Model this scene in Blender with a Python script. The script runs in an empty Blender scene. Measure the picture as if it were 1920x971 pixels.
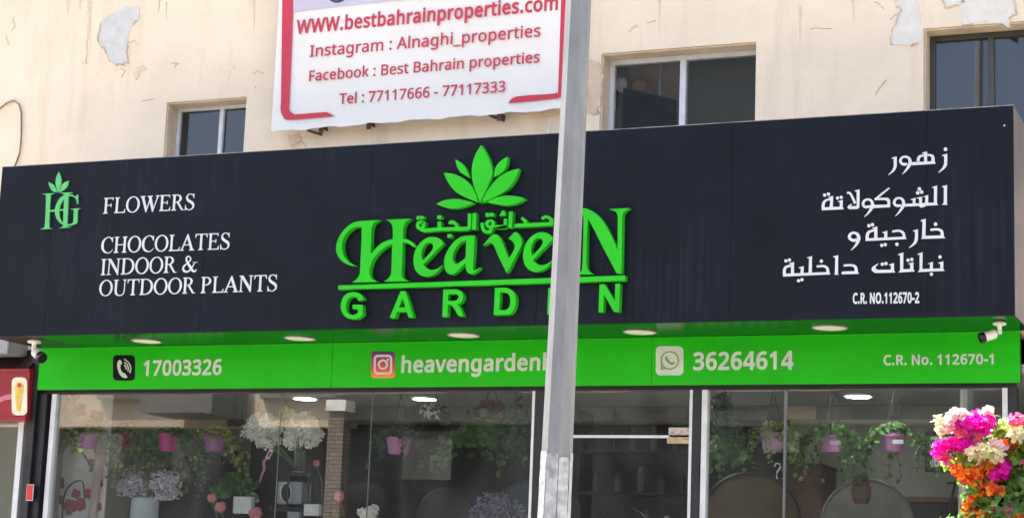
import bpy, bmesh, math, random
from mathutils import Vector, Matrix
from mathutils.geometry import delaunay_2d_cdt
R = math.radians
C = bpy.context.scene.collection
sc = bpy.context.scene
random.seed(7)

# ------------------------------------------------------------------ camera
F = 3620.0
def _n(v): return v.normalized()
AX = _n(Vector((8760, -304.5, -F)))
_b = Vector((1520, 698, F)); AY = _n(_b - _b.dot(AX) * AX)
AZ = AX.cross(AY)
EYE = Vector((0, 0, 1.6))
cam = bpy.data.objects.new('camera', bpy.data.cameras.new('camera')); C.objects.link(cam)
cam.matrix_world = Matrix(((AX[0], -AX[1], -AX[2], EYE[0]), (AY[0], -AY[1], -AY[2], EYE[1]),
                           (AZ[0], -AZ[1], -AZ[2], EYE[2]), (0, 0, 0, 1)))
cam.data.sensor_width = 36; cam.data.lens = F / 1920 * 36; cam.data.clip_end = 2000
sc.camera = cam
def P(px, py, Y):
    """point of the plane at depth Y seen at photo pixel px,py (used to read real positions off the photograph)"""
    v = Vector((px - 960, py - 485.5, F)); r = Vector((v.dot(AX), v.dot(AY), v.dot(AZ)))
    return EYE + r * (Y / r.y)

# ------------------------------------------------------------------ light
SUN_EL, SUN_AZ = 60, -54          # sun stands to the left and a little behind the building
w = bpy.data.worlds.new('World'); sc.world = w; w.use_nodes = True
nt = w.node_tree; nt.nodes.clear()
sky = nt.nodes.new('ShaderNodeTexSky'); sky.sky_type = 'NISHITA'; sky.sun_disc = False
sky.sun_elevation = R(SUN_EL); sky.sun_rotation = R(SUN_AZ); sky.dust_density = 6.0; sky.air_density = 1.0; sky.ozone_density = 1.0
bg = nt.nodes.new('ShaderNodeBackground'); bg.inputs[1].default_value = 0.13
wo = nt.nodes.new('ShaderNodeOutputWorld')
nt.links.new(sky.outputs[0], bg.inputs[0]); nt.links.new(bg.outputs[0], wo.inputs[0])
sd = bpy.data.lights.new('sun', 'SUN'); sd.energy = 5.0; sd.angle = R(0.53); sd.color = (1, .95, .87)
so = bpy.data.objects.new('sun', sd); C.objects.link(so)
to_sun = Vector((math.sin(R(SUN_AZ)) * math.cos(R(SUN_EL)), math.cos(R(SUN_AZ)) * math.cos(R(SUN_EL)), math.sin(R(SUN_EL))))
so.rotation_euler = to_sun.to_track_quat('Z', 'Y').to_euler(); so.location = (0, 0, 30)
sc.view_settings.view_transform = 'Standard'; sc.view_settings.look = 'None'
sc.view_settings.exposure = 2.25
sc.render.engine = 'CYCLES'
sc.cycles.use_denoising = True
sc.cycles.denoising_prefilter = 'ACCURATE'
sc.cycles.max_bounces = 10; sc.cycles.transparent_max_bounces = 16
sc.cycles.sample_clamp_indirect = 6

# ------------------------------------------------------------------ materials
def node(nt, t, **k):
    n = nt.nodes.new(t)
    for a, v in k.items(): setattr(n, a, v)
    return n
def pm(name, col, rough=.5, var=.12, scale=6., bump=0., bscale=80., metal=0., spec=.5, stretch=(1, 1, 1), island=0., trans=0., col2=None, coat=0.):
    m = bpy.data.materials.new(name); m.use_nodes = True; nt = m.node_tree; L = nt.links
    b = nt.nodes['Principled BSDF']
    b.inputs['Roughness'].default_value = rough; b.inputs['Metallic'].default_value = metal
    b.inputs['Specular IOR Level'].default_value = spec
    b.inputs['Coat Weight'].default_value = coat
    tc = node(nt, 'ShaderNodeTexCoord'); mp = node(nt, 'ShaderNodeMapping'); mp.inputs['Scale'].default_value = stretch
    L.new(tc.outputs['Object'], mp.inputs[0])
    nz = node(nt, 'ShaderNodeTexNoise'); nz.inputs['Scale'].default_value = scale; nz.inputs['Detail'].default_value = 6; nz.inputs['Roughness'].default_value = .65
    L.new(mp.outputs[0], nz.inputs[0])
    cr = node(nt, 'ShaderNodeValToRGB'); L.new(nz.outputs['Fac'], cr.inputs[0])
    c2 = col2 or tuple(c * (1 - var * 2) for c in col)
    cr.color_ramp.elements[0].position = .3; cr.color_ramp.elements[0].color = (*c2, 1)
    cr.color_ramp.elements[1].position = .65; cr.color_ramp.elements[1].color = (*[min(1, c * (1 + var)) for c in col], 1)
    out = cr.outputs[0]
    if island:
        g = node(nt, 'ShaderNodeNewGeometry'); hs = node(nt, 'ShaderNodeHueSaturation')
        ma = node(nt, 'ShaderNodeMath', operation='MULTIPLY_ADD'); ma.inputs[1].default_value = island * 2; ma.inputs[2].default_value = 1 - island
        L.new(g.outputs['Random Per Island'], ma.inputs[0]); L.new(ma.outputs[0], hs.inputs['Value']); L.new(out, hs.inputs['Color'])
        mb = node(nt, 'ShaderNodeMath', operation='MULTIPLY_ADD'); mb.inputs[1].default_value = .05; mb.inputs[2].default_value = .475
        L.new(g.outputs['Random Per Island'], mb.inputs[0]); L.new(mb.outputs[0], hs.inputs['Hue']); out = hs.outputs[0]
    L.new(out, b.inputs['Base Color'])
    if bump:
        n2 = node(nt, 'ShaderNodeTexNoise'); n2.inputs['Scale'].default_value = bscale; n2.inputs['Detail'].default_value = 5
        L.new(mp.outputs[0], n2.inputs[0])
        bp = node(nt, 'ShaderNodeBump'); bp.inputs['Strength'].default_value = bump; bp.inputs['Distance'].default_value = .01
        L.new(n2.outputs['Fac'], bp.inputs['Height']); L.new(bp.outputs[0], b.inputs['Normal'])
    if trans:
        tr = node(nt, 'ShaderNodeBsdfTranslucent'); L.new(out, tr.inputs[0])
        mx = node(nt, 'ShaderNodeMixShader'); mx.inputs[0].default_value = trans
        L.new(b.outputs[0], mx.inputs[1]); L.new(tr.outputs[0], mx.inputs[2]); L.new(mx.outputs[0], nt.nodes['Material Output'].inputs[0])
    return m
def glass(name, tint=(.82, .86, .84), refl=.05, rough=0.0, body=0., bodycol=(.1, .1, .1), gcol=(1, 1, 1), smear_haze=False):
    m = bpy.data.materials.new(name); m.use_nodes = True; nt = m.node_tree; L = nt.links; nt.nodes.remove(nt.nodes['Principled BSDF'])
    lw = node(nt, 'ShaderNodeLayerWeight'); lw.inputs[0].default_value = .5
    pw = node(nt, 'ShaderNodeMath', operation='POWER'); pw.inputs[1].default_value = 5; L.new(lw.outputs['Facing'], pw.inputs[0])
    ma = node(nt, 'ShaderNodeMath', operation='MULTIPLY_ADD', use_clamp=True); ma.inputs[1].default_value = 1 - refl; ma.inputs[2].default_value = refl; L.new(pw.outputs[0], ma.inputs[0])
    tr = node(nt, 'ShaderNodeBsdfTransparent'); tr.inputs[0].default_value = (*tint, 1)
    gl = node(nt, 'ShaderNodeBsdfGlossy'); gl.inputs['Roughness'].default_value = rough; gl.inputs[0].default_value = (*gcol, 1)
    src = tr.outputs[0]
    if body:
        df = node(nt, 'ShaderNodeBsdfDiffuse'); df.inputs[0].default_value = (*bodycol, 1)
        m0 = node(nt, 'ShaderNodeMixShader'); m0.inputs[0].default_value = body
        if smear_haze:  # smudges plus a veil of haze, mixed in as pale diffuse colour
            tc = node(nt, 'ShaderNodeTexCoord'); mp = node(nt, 'ShaderNodeMapping'); mp.inputs['Scale'].default_value = (1.6, 1, .7); L.new(tc.outputs['Object'], mp.inputs[0])
            nz = node(nt, 'ShaderNodeTexNoise'); nz.inputs['Scale'].default_value = 1.5; nz.inputs['Detail'].default_value = 7; nz.inputs['Roughness'].default_value = .65; nz.inputs['Distortion'].default_value = .6; L.new(mp.outputs[0], nz.inputs[0])
            mr = node(nt, 'ShaderNodeMapRange'); mr.inputs['From Min'].default_value = .42; mr.inputs['From Max'].default_value = .68; mr.inputs['To Min'].default_value = 0; mr.inputs['To Max'].default_value = body
            L.new(nz.outputs['Fac'], mr.inputs['Value']); L.new(mr.outputs[0], m0.inputs[0])
        L.new(tr.outputs[0], m0.inputs[1]); L.new(df.outputs[0], m0.inputs[2]); src = m0.outputs[0]
    mx = node(nt, 'ShaderNodeMixShader'); L.new(ma.outputs[0], mx.inputs[0]); L.new(src, mx.inputs[1]); L.new(gl.outputs[0], mx.inputs[2])
    L.new(mx.outputs[0], nt.nodes['Material Output'].inputs[0]); return m
def emit(name, col, s):
    m = bpy.data.materials.new(name); m.use_nodes = True; b = m.node_tree.nodes['Principled BSDF']
    b.inputs['Base Color'].default_value = (*col, 1); b.inputs['Emission Color'].default_value = (*col, 1); b.inputs['Emission Strength'].default_value = s; return m

def wall_material():
    m = pm('cream_plaster', (.76, .64, .485), .9, .045, 1.3, bump=.5, bscale=14)
    nt = m.node_tree; L = nt.links; b = nt.nodes['Principled BSDF']; base = b.inputs['Base Color'].links[0].from_socket
    tc = [n for n in nt.nodes if n.type == 'TEX_COORD'][0]
    # vertical dirty runs
    mp = node(nt, 'ShaderNodeMapping'); mp.inputs['Scale'].default_value = (3.5, 1, .35); L.new(tc.outputs['Object'], mp.inputs[0])
    nz = node(nt, 'ShaderNodeTexNoise'); nz.inputs['Scale'].default_value = 1.3; nz.inputs['Detail'].default_value = 8; nz.inputs['Roughness'].default_value = .7; L.new(mp.outputs[0], nz.inputs[0])
    cr = node(nt, 'ShaderNodeValToRGB'); cr.color_ramp.elements[0].position = .52; cr.color_ramp.elements[1].position = .8
    cr.color_ramp.elements[0].color = (0, 0, 0, 1); cr.color_ramp.elements[1].color = (.55, .55, .55, 1); L.new(nz.outputs['Fac'], cr.inputs[0])
    mx = node(nt, 'ShaderNodeMixRGB'); L.new(cr.outputs[0], mx.inputs[0]); L.new(base, mx.inputs[1]); mx.inputs[2].default_value = (.50, .39, .27, 1)
    # hairline cracks
    vo = node(nt, 'ShaderNodeTexVoronoi', feature='DISTANCE_TO_EDGE'); vo.inputs['Scale'].default_value = 1.7
    n3 = node(nt, 'ShaderNodeTexNoise'); n3.inputs['Scale'].default_value = 4; n3.inputs['Detail'].default_value = 6
    L.new(tc.outputs['Object'], n3.inputs[0])
    mr = node(nt, 'ShaderNodeMixRGB'); mr.inputs[0].default_value = .35; L.new(tc.outputs['Object'], mr.inputs[1]); L.new(n3.outputs['Color'], mr.inputs[2]); L.new(mr.outputs[0], vo.inputs[0])
    lt = node(nt, 'ShaderNodeMath', operation='LESS_THAN'); lt.inputs[1].default_value = .0022; L.new(vo.outputs['Distance'], lt.inputs[0])
    n4 = node(nt, 'ShaderNodeTexNoise'); n4.inputs['Scale'].default_value = 1.6; L.new(tc.outputs['Object'], n4.inputs[0])
    gt = node(nt, 'ShaderNodeMath', operation='GREATER_THAN'); gt.inputs[1].default_value = .58; L.new(n4.outputs['Fac'], gt.inputs[0])
    mu = node(nt, 'ShaderNodeMath', operation='MULTIPLY'); L.new(lt.outputs[0], mu.inputs[0]); L.new(gt.outputs[0], mu.inputs[1])
    mu2 = node(nt, 'ShaderNodeMath', operation='MULTIPLY'); L.new(mu.outputs[0], mu2.inputs[0]); mu2.inputs[1].default_value = .5
    m2 = node(nt, 'ShaderNodeMixRGB'); L.new(mu2.outputs[0], m2.inputs[0]); L.new(mx.outputs[0], m2.inputs[1]); m2.inputs[2].default_value = (.33, .26, .19, 1)
    L.new(m2.outputs[0], b.inputs['Base Color']); return m

def streak_material(name, col, streak, amt, rough, var=.15):
    m = pm(name, col, rough, var, 2.5, bump=.02, bscale=3)
    nt = m.node_tree; L = nt.links; b = nt.nodes['Principled BSDF']; base = b.inputs['Base Color'].links[0].from_socket
    tc = [n for n in nt.nodes if n.type == 'TEX_COORD'][0]
    mp = node(nt, 'ShaderNodeMapping'); mp.inputs['Scale'].default_value = (45, 1, 1.1); L.new(tc.outputs['Object'], mp.inputs[0])
    nz = node(nt, 'ShaderNodeTexNoise'); nz.inputs['Scale'].default_value = 1.; nz.inputs['Detail'].default_value = 7; nz.inputs['Roughness'].default_value = .6; L.new(mp.outputs[0], nz.inputs[0])
    n2 = node(nt, 'ShaderNodeTexNoise'); n2.inputs['Scale'].default_value = .9; n2.inputs['Detail'].default_value = 3; L.new(tc.outputs['Object'], n2.inputs[0])
    mu = node(nt, 'ShaderNodeMath', operation='MULTIPLY'); L.new(nz.outputs['Fac'], mu.inputs[0]); L.new(n2.outputs['Fac'], mu.inputs[1])
    cr = node(nt, 'ShaderNodeValToRGB'); cr.color_ramp.elements[0].position = .28; cr.color_ramp.elements[1].position = .46
    cr.color_ramp.elements[0].color = (0, 0, 0, 1); cr.color_ramp.elements[1].color = (amt, amt, amt, 1); L.new(mu.outputs[0], cr.inputs[0])
    mx = node(nt, 'ShaderNodeMixRGB'); L.new(cr.outputs[0], mx.inputs[0]); L.new(base, mx.inputs[1]); mx.inputs[2].default_value = (*streak, 1)
    L.new(mx.outputs[0], b.inputs['Base Color']); return m

def brick_material():
    m = bpy.data.materials.new('tan_brick'); m.use_nodes = True; nt = m.node_tree; L = nt.links
    tc = node(nt, 'ShaderNodeTexCoord'); mp = node(nt, 'ShaderNodeMapping'); mp.inputs['Rotation'].default_value = (R(90), 0, 0); L.new(tc.outputs['Object'], mp.inputs[0])
    br = node(nt, 'ShaderNodeTexBrick'); br.inputs['Scale'].default_value = 1; br.inputs['Brick Width'].default_value = .24; br.inputs['Row Height'].default_value = .085
    br.inputs['Mortar Size'].default_value = .012; br.inputs['Color1'].default_value = (.25, .21, .165, 1); br.inputs['Color2'].default_value = (.19, .155, .13, 1); br.inputs['Mortar'].default_value = (.09, .06, .05, 1)
    L.new(mp.outputs[0], br.inputs[0]); L.new(br.outputs[0], nt.nodes['Principled BSDF'].inputs['Base Color']); nt.nodes['Principled BSDF'].inputs['Roughness'].default_value = .85
    return m

M = {
 'dirtrun': pm('dirt_run', (.66, .53, .385), .9, .1, 12),
 'grey_plaster': pm('bare_grey_plaster', (.56, .56, .54), .9, .06, 9, bump=.5, bscale=30),
 'wall': wall_material(),
 'reveal': pm('reveal_plaster', (.66, .52, .36), .9, .12, 5, bump=.4, bscale=25),
 'white_plaster': pm('bare_white_plaster', (.68, .65, .58), .9, .05, 9, bump=.5, bscale=30),
 'flake_edge': pm('curled_paint_edge', (.60, .50, .38), .9, .2, 30),
 'crack': pm('crack_dark', (.46, .36, .27), 1, .2, 20),
 'sign': streak_material('navy_sign_sheet', (.0045, .0065, .013), (.016, .022, .034), .38, .5),
 'signside': pm('grey_brown_side_sheet', (.22, .19, .18), .5, .15, 5, stretch=(1, 1, .3)),
 'black': pm('black_cladding', (.012, .013, .017), .4, .2, 4),
 'lettergreen': pm('letter_green_acrylic', (.022, .45, .015), .42, .05, 3, spec=.18),
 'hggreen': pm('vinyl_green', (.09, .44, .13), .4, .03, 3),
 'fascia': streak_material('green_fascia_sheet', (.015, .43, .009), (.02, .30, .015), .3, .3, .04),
 'soffit': pm('shaded_green_soffit', (.002, .06, .008), .2, .08, 3, spec=.12),  # the fascia green darkened, underside shade put into the colour
 'whitevinyl': pm('white_vinyl', (.58, .59, .64), .4, .04, 8),
 'whitevinyl2': pm('aged_white_vinyl', (.50, .585, .53), .4, .06, 8),
 'blackvinyl': pm('black_vinyl', (.003, .003, .008), .45, .1, 5, spec=.15),
 'icongreen': pm('icon_line_green', (.12, .30, .08), .4, .05, 5),
 'banner': pm('banner_white', (.74, .72, .68), .55, .02, 2.5),
 'bannerred': pm('banner_red', (.50, .022, .055), .5, .04, 3),
 'bannermauve': pm('banner_mauve', (.50, .46, .58), .5, .05, 2),
 'bannernavy': pm('banner_navy', (.03, .04, .12), .5, .05, 2),
 'rust': pm('rusty_steel', (.10, .055, .035), .8, .3, 30, bump=.3),
 'pole': pm('galvanised_pole', (.265, .27, .268), .6, .12, 14, bump=.08, bscale=30, metal=.0, stretch=(1, 1, .25)),
 'paper': pm('torn_paper', (.48, .48, .485), .85, .22, 26, bump=.8, bscale=45),
 'alu': pm('white_aluminium', (.62, .64, .67), .4, .06, 12),
 'darkalu': pm('dark_frame', (.05, .05, .045), .4, .1, 8),
 'camwhite': pm('camera_white', (.72, .70, .66), .4, .06, 10),
 'camblack': pm('camera_black', (.01, .01, .012), .15, .1, 5),
 'lens': pm('frosted_lens', (.78, .84, .62), .5, .03, 6),
 'shopglass': glass('shop_glass', (.84, .87, .87), .09, body=.035, bodycol=(.45, .47, .46), smear_haze=True),
 'winglass': glass('tinted_window_glass', (.35, .38, .42), .08, .02, body=.25, bodycol=(.07, .07, .075), gcol=(.86, .86, .90)),
 'darkglass': glass('dark_window_glass', (.93, .93, .90), .009, .02, body=.05, bodycol=(.07, .065, .06)),
 'intwall': pm('shop_wall', (.66, .66, .60), .8, .06, 2),
 'intwall2': pm('shop_wall_beige', (.34, .31, .27), .8, .06, 2),
 'intdark': pm('shop_dark_panelling', (.018, .018, .020), .6, .2, 3),
 'intfloor': pm('shop_floor_tile', (.25, .24, .22), .3, .1, 3),
 'intceil': pm('shop_ceiling', (.48, .48, .45), .8, .05, 3),
 'lamp': emit('lit_downlight', (1, .98, .92), 17),
 'potpurple': pm('pot_purple', (.40, .13, .38), .45, .08, 8),
 'potpink': pm('pot_magenta', (.60, .05, .26), .45, .08, 8),
 'potmauve': pm('pot_mauve', (.50, .20, .42), .45, .08, 8),
 'ivy': pm('ivy_leaf', (.10, .20, .045), .5, .2, 12, island=.45, trans=.25),
 'ivylight': pm('ivy_leaf_yellowish', (.30, .36, .10), .5, .2, 12, island=.4, trans=.25),
 'ivydark': pm('ivy_leaf_dark', (.04, .09, .04), .5, .2, 12, island=.4, trans=.2),
 'whiteflower': pm('white_petal', (.93, .91, .82), .7, .06, 12, island=.15, trans=.3),
 'bluewhite': pm('bluish_white_petal', (.84, .90, .88), .7, .08, 12, island=.2, trans=.3),
 'lavender': pm('lavender_petal', (.74, .66, .76), .7, .1, 12, island=.35, trans=.3),
 'dried': pm('dried_lavender_petal', (.28, .25, .33), .8, .1, 12, island=.4, trans=.2),
 'rose': pm('rose_pink_petal', (.74, .28, .33), .6, .1, 14, island=.3, trans=.3),
 'burgundy': pm('burgundy_petal', (.22, .02, .07), .6, .1, 14, island=.4, trans=.2),
 'ceramic': pm('grey_ceramic', (.55, .60, .60), .35, .05, 3),
 'clearglass': glass('clear_vase_glass', (.85, .88, .88), .09),
 'blackmetal': pm('black_metal', (.015, .015, .018), .4, .2, 8),
 'steeltrim': pm('weathered_trim', (.27, .27, .28), .5, .3, 9),
 'steelstrip': pm('steel_strip', (.13, .14, .15), .4, .1, 6),
 'silver': pm('silver_box', (.30, .32, .35), .35, .08, 6),
 'card': pm('card_white', (.70, .70, .70), .7, .08, 20),
 'ochre': pm('ochre_board', (.085, .055, .02), .7, .15, 3),
 'brownvase': pm('brown_vase', (.12, .055, .03), .5, .2, 8),
 'blushprint': pm('blossom_pink_print', (.44, .11, .13), .7, .15, 8),
 'blushpanel': pm('blossom_panel', (.78, .74, .69), .7, .05, 2),
 'branchprint': pm('branch_print', (.12, .08, .07), .7, .15, 8),
 'wood': pm('bark', (.16, .11, .07), .9, .2, 30, bump=.4),
 'bougleaf': pm('bougainvillea_leaf', (.14, .30, .04), .5, .2, 14, island=.5, trans=.4),
 'bouglime': pm('bougainvillea_young_leaf', (.34, .48, .06), .5, .2, 14, island=.35, trans=.45),
 'magenta': pm('magenta_bract', (.95, .006, .58), .6, .08, 14, island=.22, trans=.55),
 'blushb': pm('white_pink_bract', (.90, .66, .66), .6, .06, 14, island=.15, trans=.5),
 'creamb': pm('cream_bract', (.86, .80, .50), .6, .08, 14, island=.15, trans=.5),
 'orangeb': pm('orange_bract', (.90, .20, .015), .6, .08, 14, island=.25, trans=.5),
 'pinkb': pm('pink_bract', (.86, .14, .33), .6, .08, 14, island=.2, trans=.5),
 'redsign': pm('red_sign_sheet', (.26, .012, .022), .35, .15, 3),
 'redplate': pm('red_plate', (.50, .03, .035), .4, .08, 6),
 'cream': pm('cream_print', (.72, .68, .52), .5, .1, 8),
 'yellow': pm('yellow_print', (.70, .50, .08), .5, .2, 10),
 'asphalt': pm('asphalt', (.085, .08, .072), .9, .2, 5, bump=.3),
 'paving': pm('concrete_paving', (.42, .37, .30), .85, .12, 4, bump=.3),
 'kerb': pm('kerb_concrete', (.40, .39, .36), .85, .12, 4, bump=.3),
 'paint': pm('road_paint', (.75, .75, .72), .7, .1, 10),
 'opp': pm('opposite_render_beige', (.50, .40, .29), .85, .08, .6),
 'oppdark': pm('opposite_shopfront_dark', (.014, .014, .016), .3, .2, 1.),
 'oppgrey': pm('opposite_grey_cladding', (.11, .105, .10), .6, .1, 1.),
 'brick': brick_material(), 'oppdim': pm('opposite_dim_panel', (.045, .045, .042), .6, .2, .8), 'oppband': pm('opposite_sign_band', (.20, .20, .18), .6, .25, .5),
}
def insta_material():
    m = bpy.data.materials.new('icon_gradient'); m.use_nodes = True; nt = m.node_tree; L = nt.links
    tc = node(nt, 'ShaderNodeTexCoord'); sx = node(nt, 'ShaderNodeSeparateXYZ'); L.new(tc.outputs['Generated'], sx.inputs[0])
    cr = node(nt, 'ShaderNodeValToRGB'); e = cr.color_ramp.elements
    e[0].position = 0; e[0].color = (.80, .25, .05, 1); e[1].position = 1; e[1].color = (.05, .02, .16, 1)
    a = e.new(.35); a.color = (.62, .06, .06, 1); a = e.new(.7); a.color = (.30, .02, .14, 1)
    L.new(sx.outputs[2], cr.inputs[0]); L.new(cr.outputs[0], nt.nodes['Principled BSDF'].inputs['Base Color']); return m
for k_ in ('sign', 'fascia'): M[k_].node_tree.nodes['Principled BSDF'].inputs['Specular IOR Level'].default_value = .16
M['insta'] = insta_material()

# ------------------------------------------------------------------ helpers
ORG = {}
def tag(o, label=None, cat=None, group=None, kind=None):
    if label: o['label'] = label
    if cat: o['category'] = cat
    if group: o['group'] = group
    if kind: o['kind'] = kind
    return o
def thing(name, loc, label, cat, group=None):
    o = bpy.data.objects.new(name, None); C.objects.link(o); o.location = loc; o.empty_display_size = .1
    ORG[o] = Vector(loc); return tag(o, label, cat, group)
def put(name, bm, m, parent=None, label=None, kind=None, smooth=False, org=None):
    """link one bmesh given in world coordinates; children are stored relative to their thing's base"""
    w0 = ORG[parent] if parent else Vector(org or (0, 0, 0))
    bmesh.ops.translate(bm, vec=-w0, verts=bm.verts)
    me = bpy.data.meshes.new(name); bm.to_mesh(me); bm.free()
    for mm in (m if isinstance(m, (list, tuple)) else [m]): me.materials.append(M[mm] if isinstance(mm, str) else mm)
    if smooth:
        for p in me.polygons: p.use_smooth = True
    o = bpy.data.objects.new(name, me); C.objects.link(o)
    if parent: o.parent = parent
    else: o.location = w0
    ORG[o] = w0
    return tag(o, label, kind=kind)
def B(): return bmesh.new()
def box(bm, x0, x1, y0, y1, z0, z1):
    v = [bm.verts.new((x, y, z)) for x in (x0, x1) for y in (y0, y1) for z in (z0, z1)]
    for f in ((0, 1, 3, 2), (4, 6, 7, 5), (0, 4, 5, 1), (2, 3, 7, 6), (0, 2, 6, 4), (1, 5, 7, 3)): bm.faces.new([v[i] for i in f])
    return v
def bbox(name, m, parent, *a, bev=0, **k):
    bm = B(); box(bm, *a)
    if bev: bmesh.ops.bevel(bm, geom=bm.edges[:], offset=bev, segments=2, affect='EDGES')
    return put(name, bm, m, parent, **k)
def tube(bm, pts, rs, n=8, cap=True):
    pts = [Vector(p) for p in pts]
    if not isinstance(rs, (list, tuple)): rs = [rs] * len(pts)
    rings = []
    for i, p in enumerate(pts):
        d = (pts[min(i + 1, len(pts) - 1)] - pts[max(i - 1, 0)]).normalized()
        u = d.cross(Vector((0, 0, 1)))
        if u.length < .05: u = d.cross(Vector((0, 1, 0)))
        u.normalize(); v = d.cross(u)
        rings.append([bm.verts.new(p + (u * math.cos(t) + v * math.sin(t)) * rs[i]) for t in [2 * math.pi * k / n for k in range(n)]])
    for a, b in zip(rings, rings[1:]):
        for k in range(n): bm.faces.new((a[k], a[(k + 1) % n], b[(k + 1) % n], b[k]))
    if cap: bm.faces.new(rings[0][::-1]); bm.faces.new(rings[-1])
def lathe(bm, c, prof, n=20, rot=None):
    rings = []
    for r, z in prof:
        ring = []
        for k in range(n):
            t = 2 * math.pi * k / n; q = Vector((r * math.cos(t), r * math.sin(t), z))
            if rot: q = rot @ q
            ring.append(bm.verts.new(Vector(c) + q))
        rings.append(ring)
    for a, b in zip(rings, rings[1:]):
        for k in range(n): bm.faces.new((a[k], a[(k + 1) % n], b[(k + 1) % n], b[k]))
    bm.faces.new(rings[0][::-1]); bm.faces.new(rings[-1])
def cat(a, b, c, d, t):
    return .5 * ((2 * b) + (-a + c) * t + (2 * a - 5 * b + 4 * c - d) * t * t + (-a + 3 * b - 3 * c + d) * t ** 3)
def smooth_closed(s, seg=4):
    """'x,y x,yc ...' -> closed polyline, c marks a corner"""
    pts = []
    for tk in s.split():
        c = tk.endswith('c'); x, y = tk.rstrip('c').split(','); pts.append((float(x), float(y), c))
    n = len(pts); out = []
    for i in range(n):
        a, b, c, d = pts[i - 1], pts[i], pts[(i + 1) % n], pts[(i + 2) % n]
        if b[2] and c[2]: out.append(b[:2]); continue
        a2 = b if b[2] else a; d2 = c if c[2] else d
        for k in range(seg):
            t = k / seg; out.append((cat(a2[0], b[0], c[0], d2[0], t), cat(a2[1], b[1], c[1], d2[1], t)))
    return out
def stroke(s, closed=False, seg=4):
    """'x,y,w ...' -> outline of a stroke of varying width"""
    p = [tuple(float(q) for q in tk.split(',')) for tk in s.split()]
    fine = []
    for i in range(len(p) - 1):
        a = p[max(i - 1, 0)]; b = p[i]; c = p[i + 1]; d = p[min(i + 2, len(p) - 1)]
        sg = seg if len(p) > 2 else 1
        for k in range(sg): fine.append([cat(a[j], b[j], c[j], d[j], k / sg) for j in range(3)])
    fine.append(list(p[-1]))
    l, r = [], []
    for i, q in enumerate(fine):
        u = fine[max(i - 1, 0)]; v = fine[min(i + 1, len(fine) - 1)]
        dx, dy = v[0] - u[0], v[1] - u[1]; L = math.hypot(dx, dy) or 1
        nx, ny = -dy / L, dx / L; h = q[2] / 2
        l.append((q[0] + nx * h, q[1] + ny * h)); r.append((q[0] - nx * h, q[1] - ny * h))
    return l + r[::-1]
def circ(cx, cy, r, n=14): return [(cx + r * math.cos(2 * math.pi * k / n), cy + r * math.sin(2 * math.pi * k / n)) for k in range(n)]
def rrect(x0, y0, x1, y1, r, n=5):
    out = []
    for cx, cy, a in ((x1 - r, y0 + r, -90), (x1 - r, y1 - r, 0), (x0 + r, y1 - r, 90), (x0 + r, y0 + r, 180)):
        for k in range(n + 1): t = R(a + 90 * k / n); out.append((cx + r * math.cos(t), cy + r * math.sin(t)))
    return out
def flat(contours2d, yf, depth, bm, bevel=0.):
    """fill closed contours (list of (X,Z) loops, holes by even-odd) into a slab with its face at y=yf"""
    cu = bpy.data.curves.new('tmp', 'CURVE'); cu.dimensions = '2D'; cu.fill_mode = 'BOTH'
    cu.extrude = max(depth / 2 - bevel, 1e-5); cu.bevel_depth = bevel; cu.bevel_resolution = 1
    if bevel: cu.offset = -bevel
    for c in contours2d:
        sp = cu.splines.new('POLY'); sp.points.add(len(c) - 1); sp.use_cyclic_u = True
        for q, (x, z) in zip(sp.points, c): q.co = (x, z, 0, 1)
    ob = bpy.data.objects.new('tmp', cu); C.objects.link(ob)
    me = bpy.data.meshes.new_from_object(ob.evaluated_get(bpy.context.evaluated_depsgraph_get()))
    me.transform(Matrix.Translation((0, yf + depth / 2, 0)) @ Matrix.Rotation(R(90), 4, 'X'))
    bm.from_mesh(me); bpy.data.objects.remove(ob); bpy.data.curves.remove(cu); bpy.data.meshes.remove(me)
def frame(ox, oy, s, Y):
    def f(pts): return [(lambda q: (q.x, q.z))(P(ox + x / s, oy + y / s, Y)) for x, y in pts]
    return f
def shape(name, pieces, fr, Y, depth, m, parent, bevel=0., label=None, **k):
    """pieces: list; each piece a list of contours or a single contour"""
    bm = B()
    for i, pc in enumerate(pieces):
        if isinstance(pc[0], tuple): pc = [pc]
        flat([fr(c) for c in pc], Y - i * .0003, depth + i * .0003, bm, bevel)
    return put(name, bm, m, parent, label=label, **k)
S = smooth_closed; K = stroke

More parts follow.
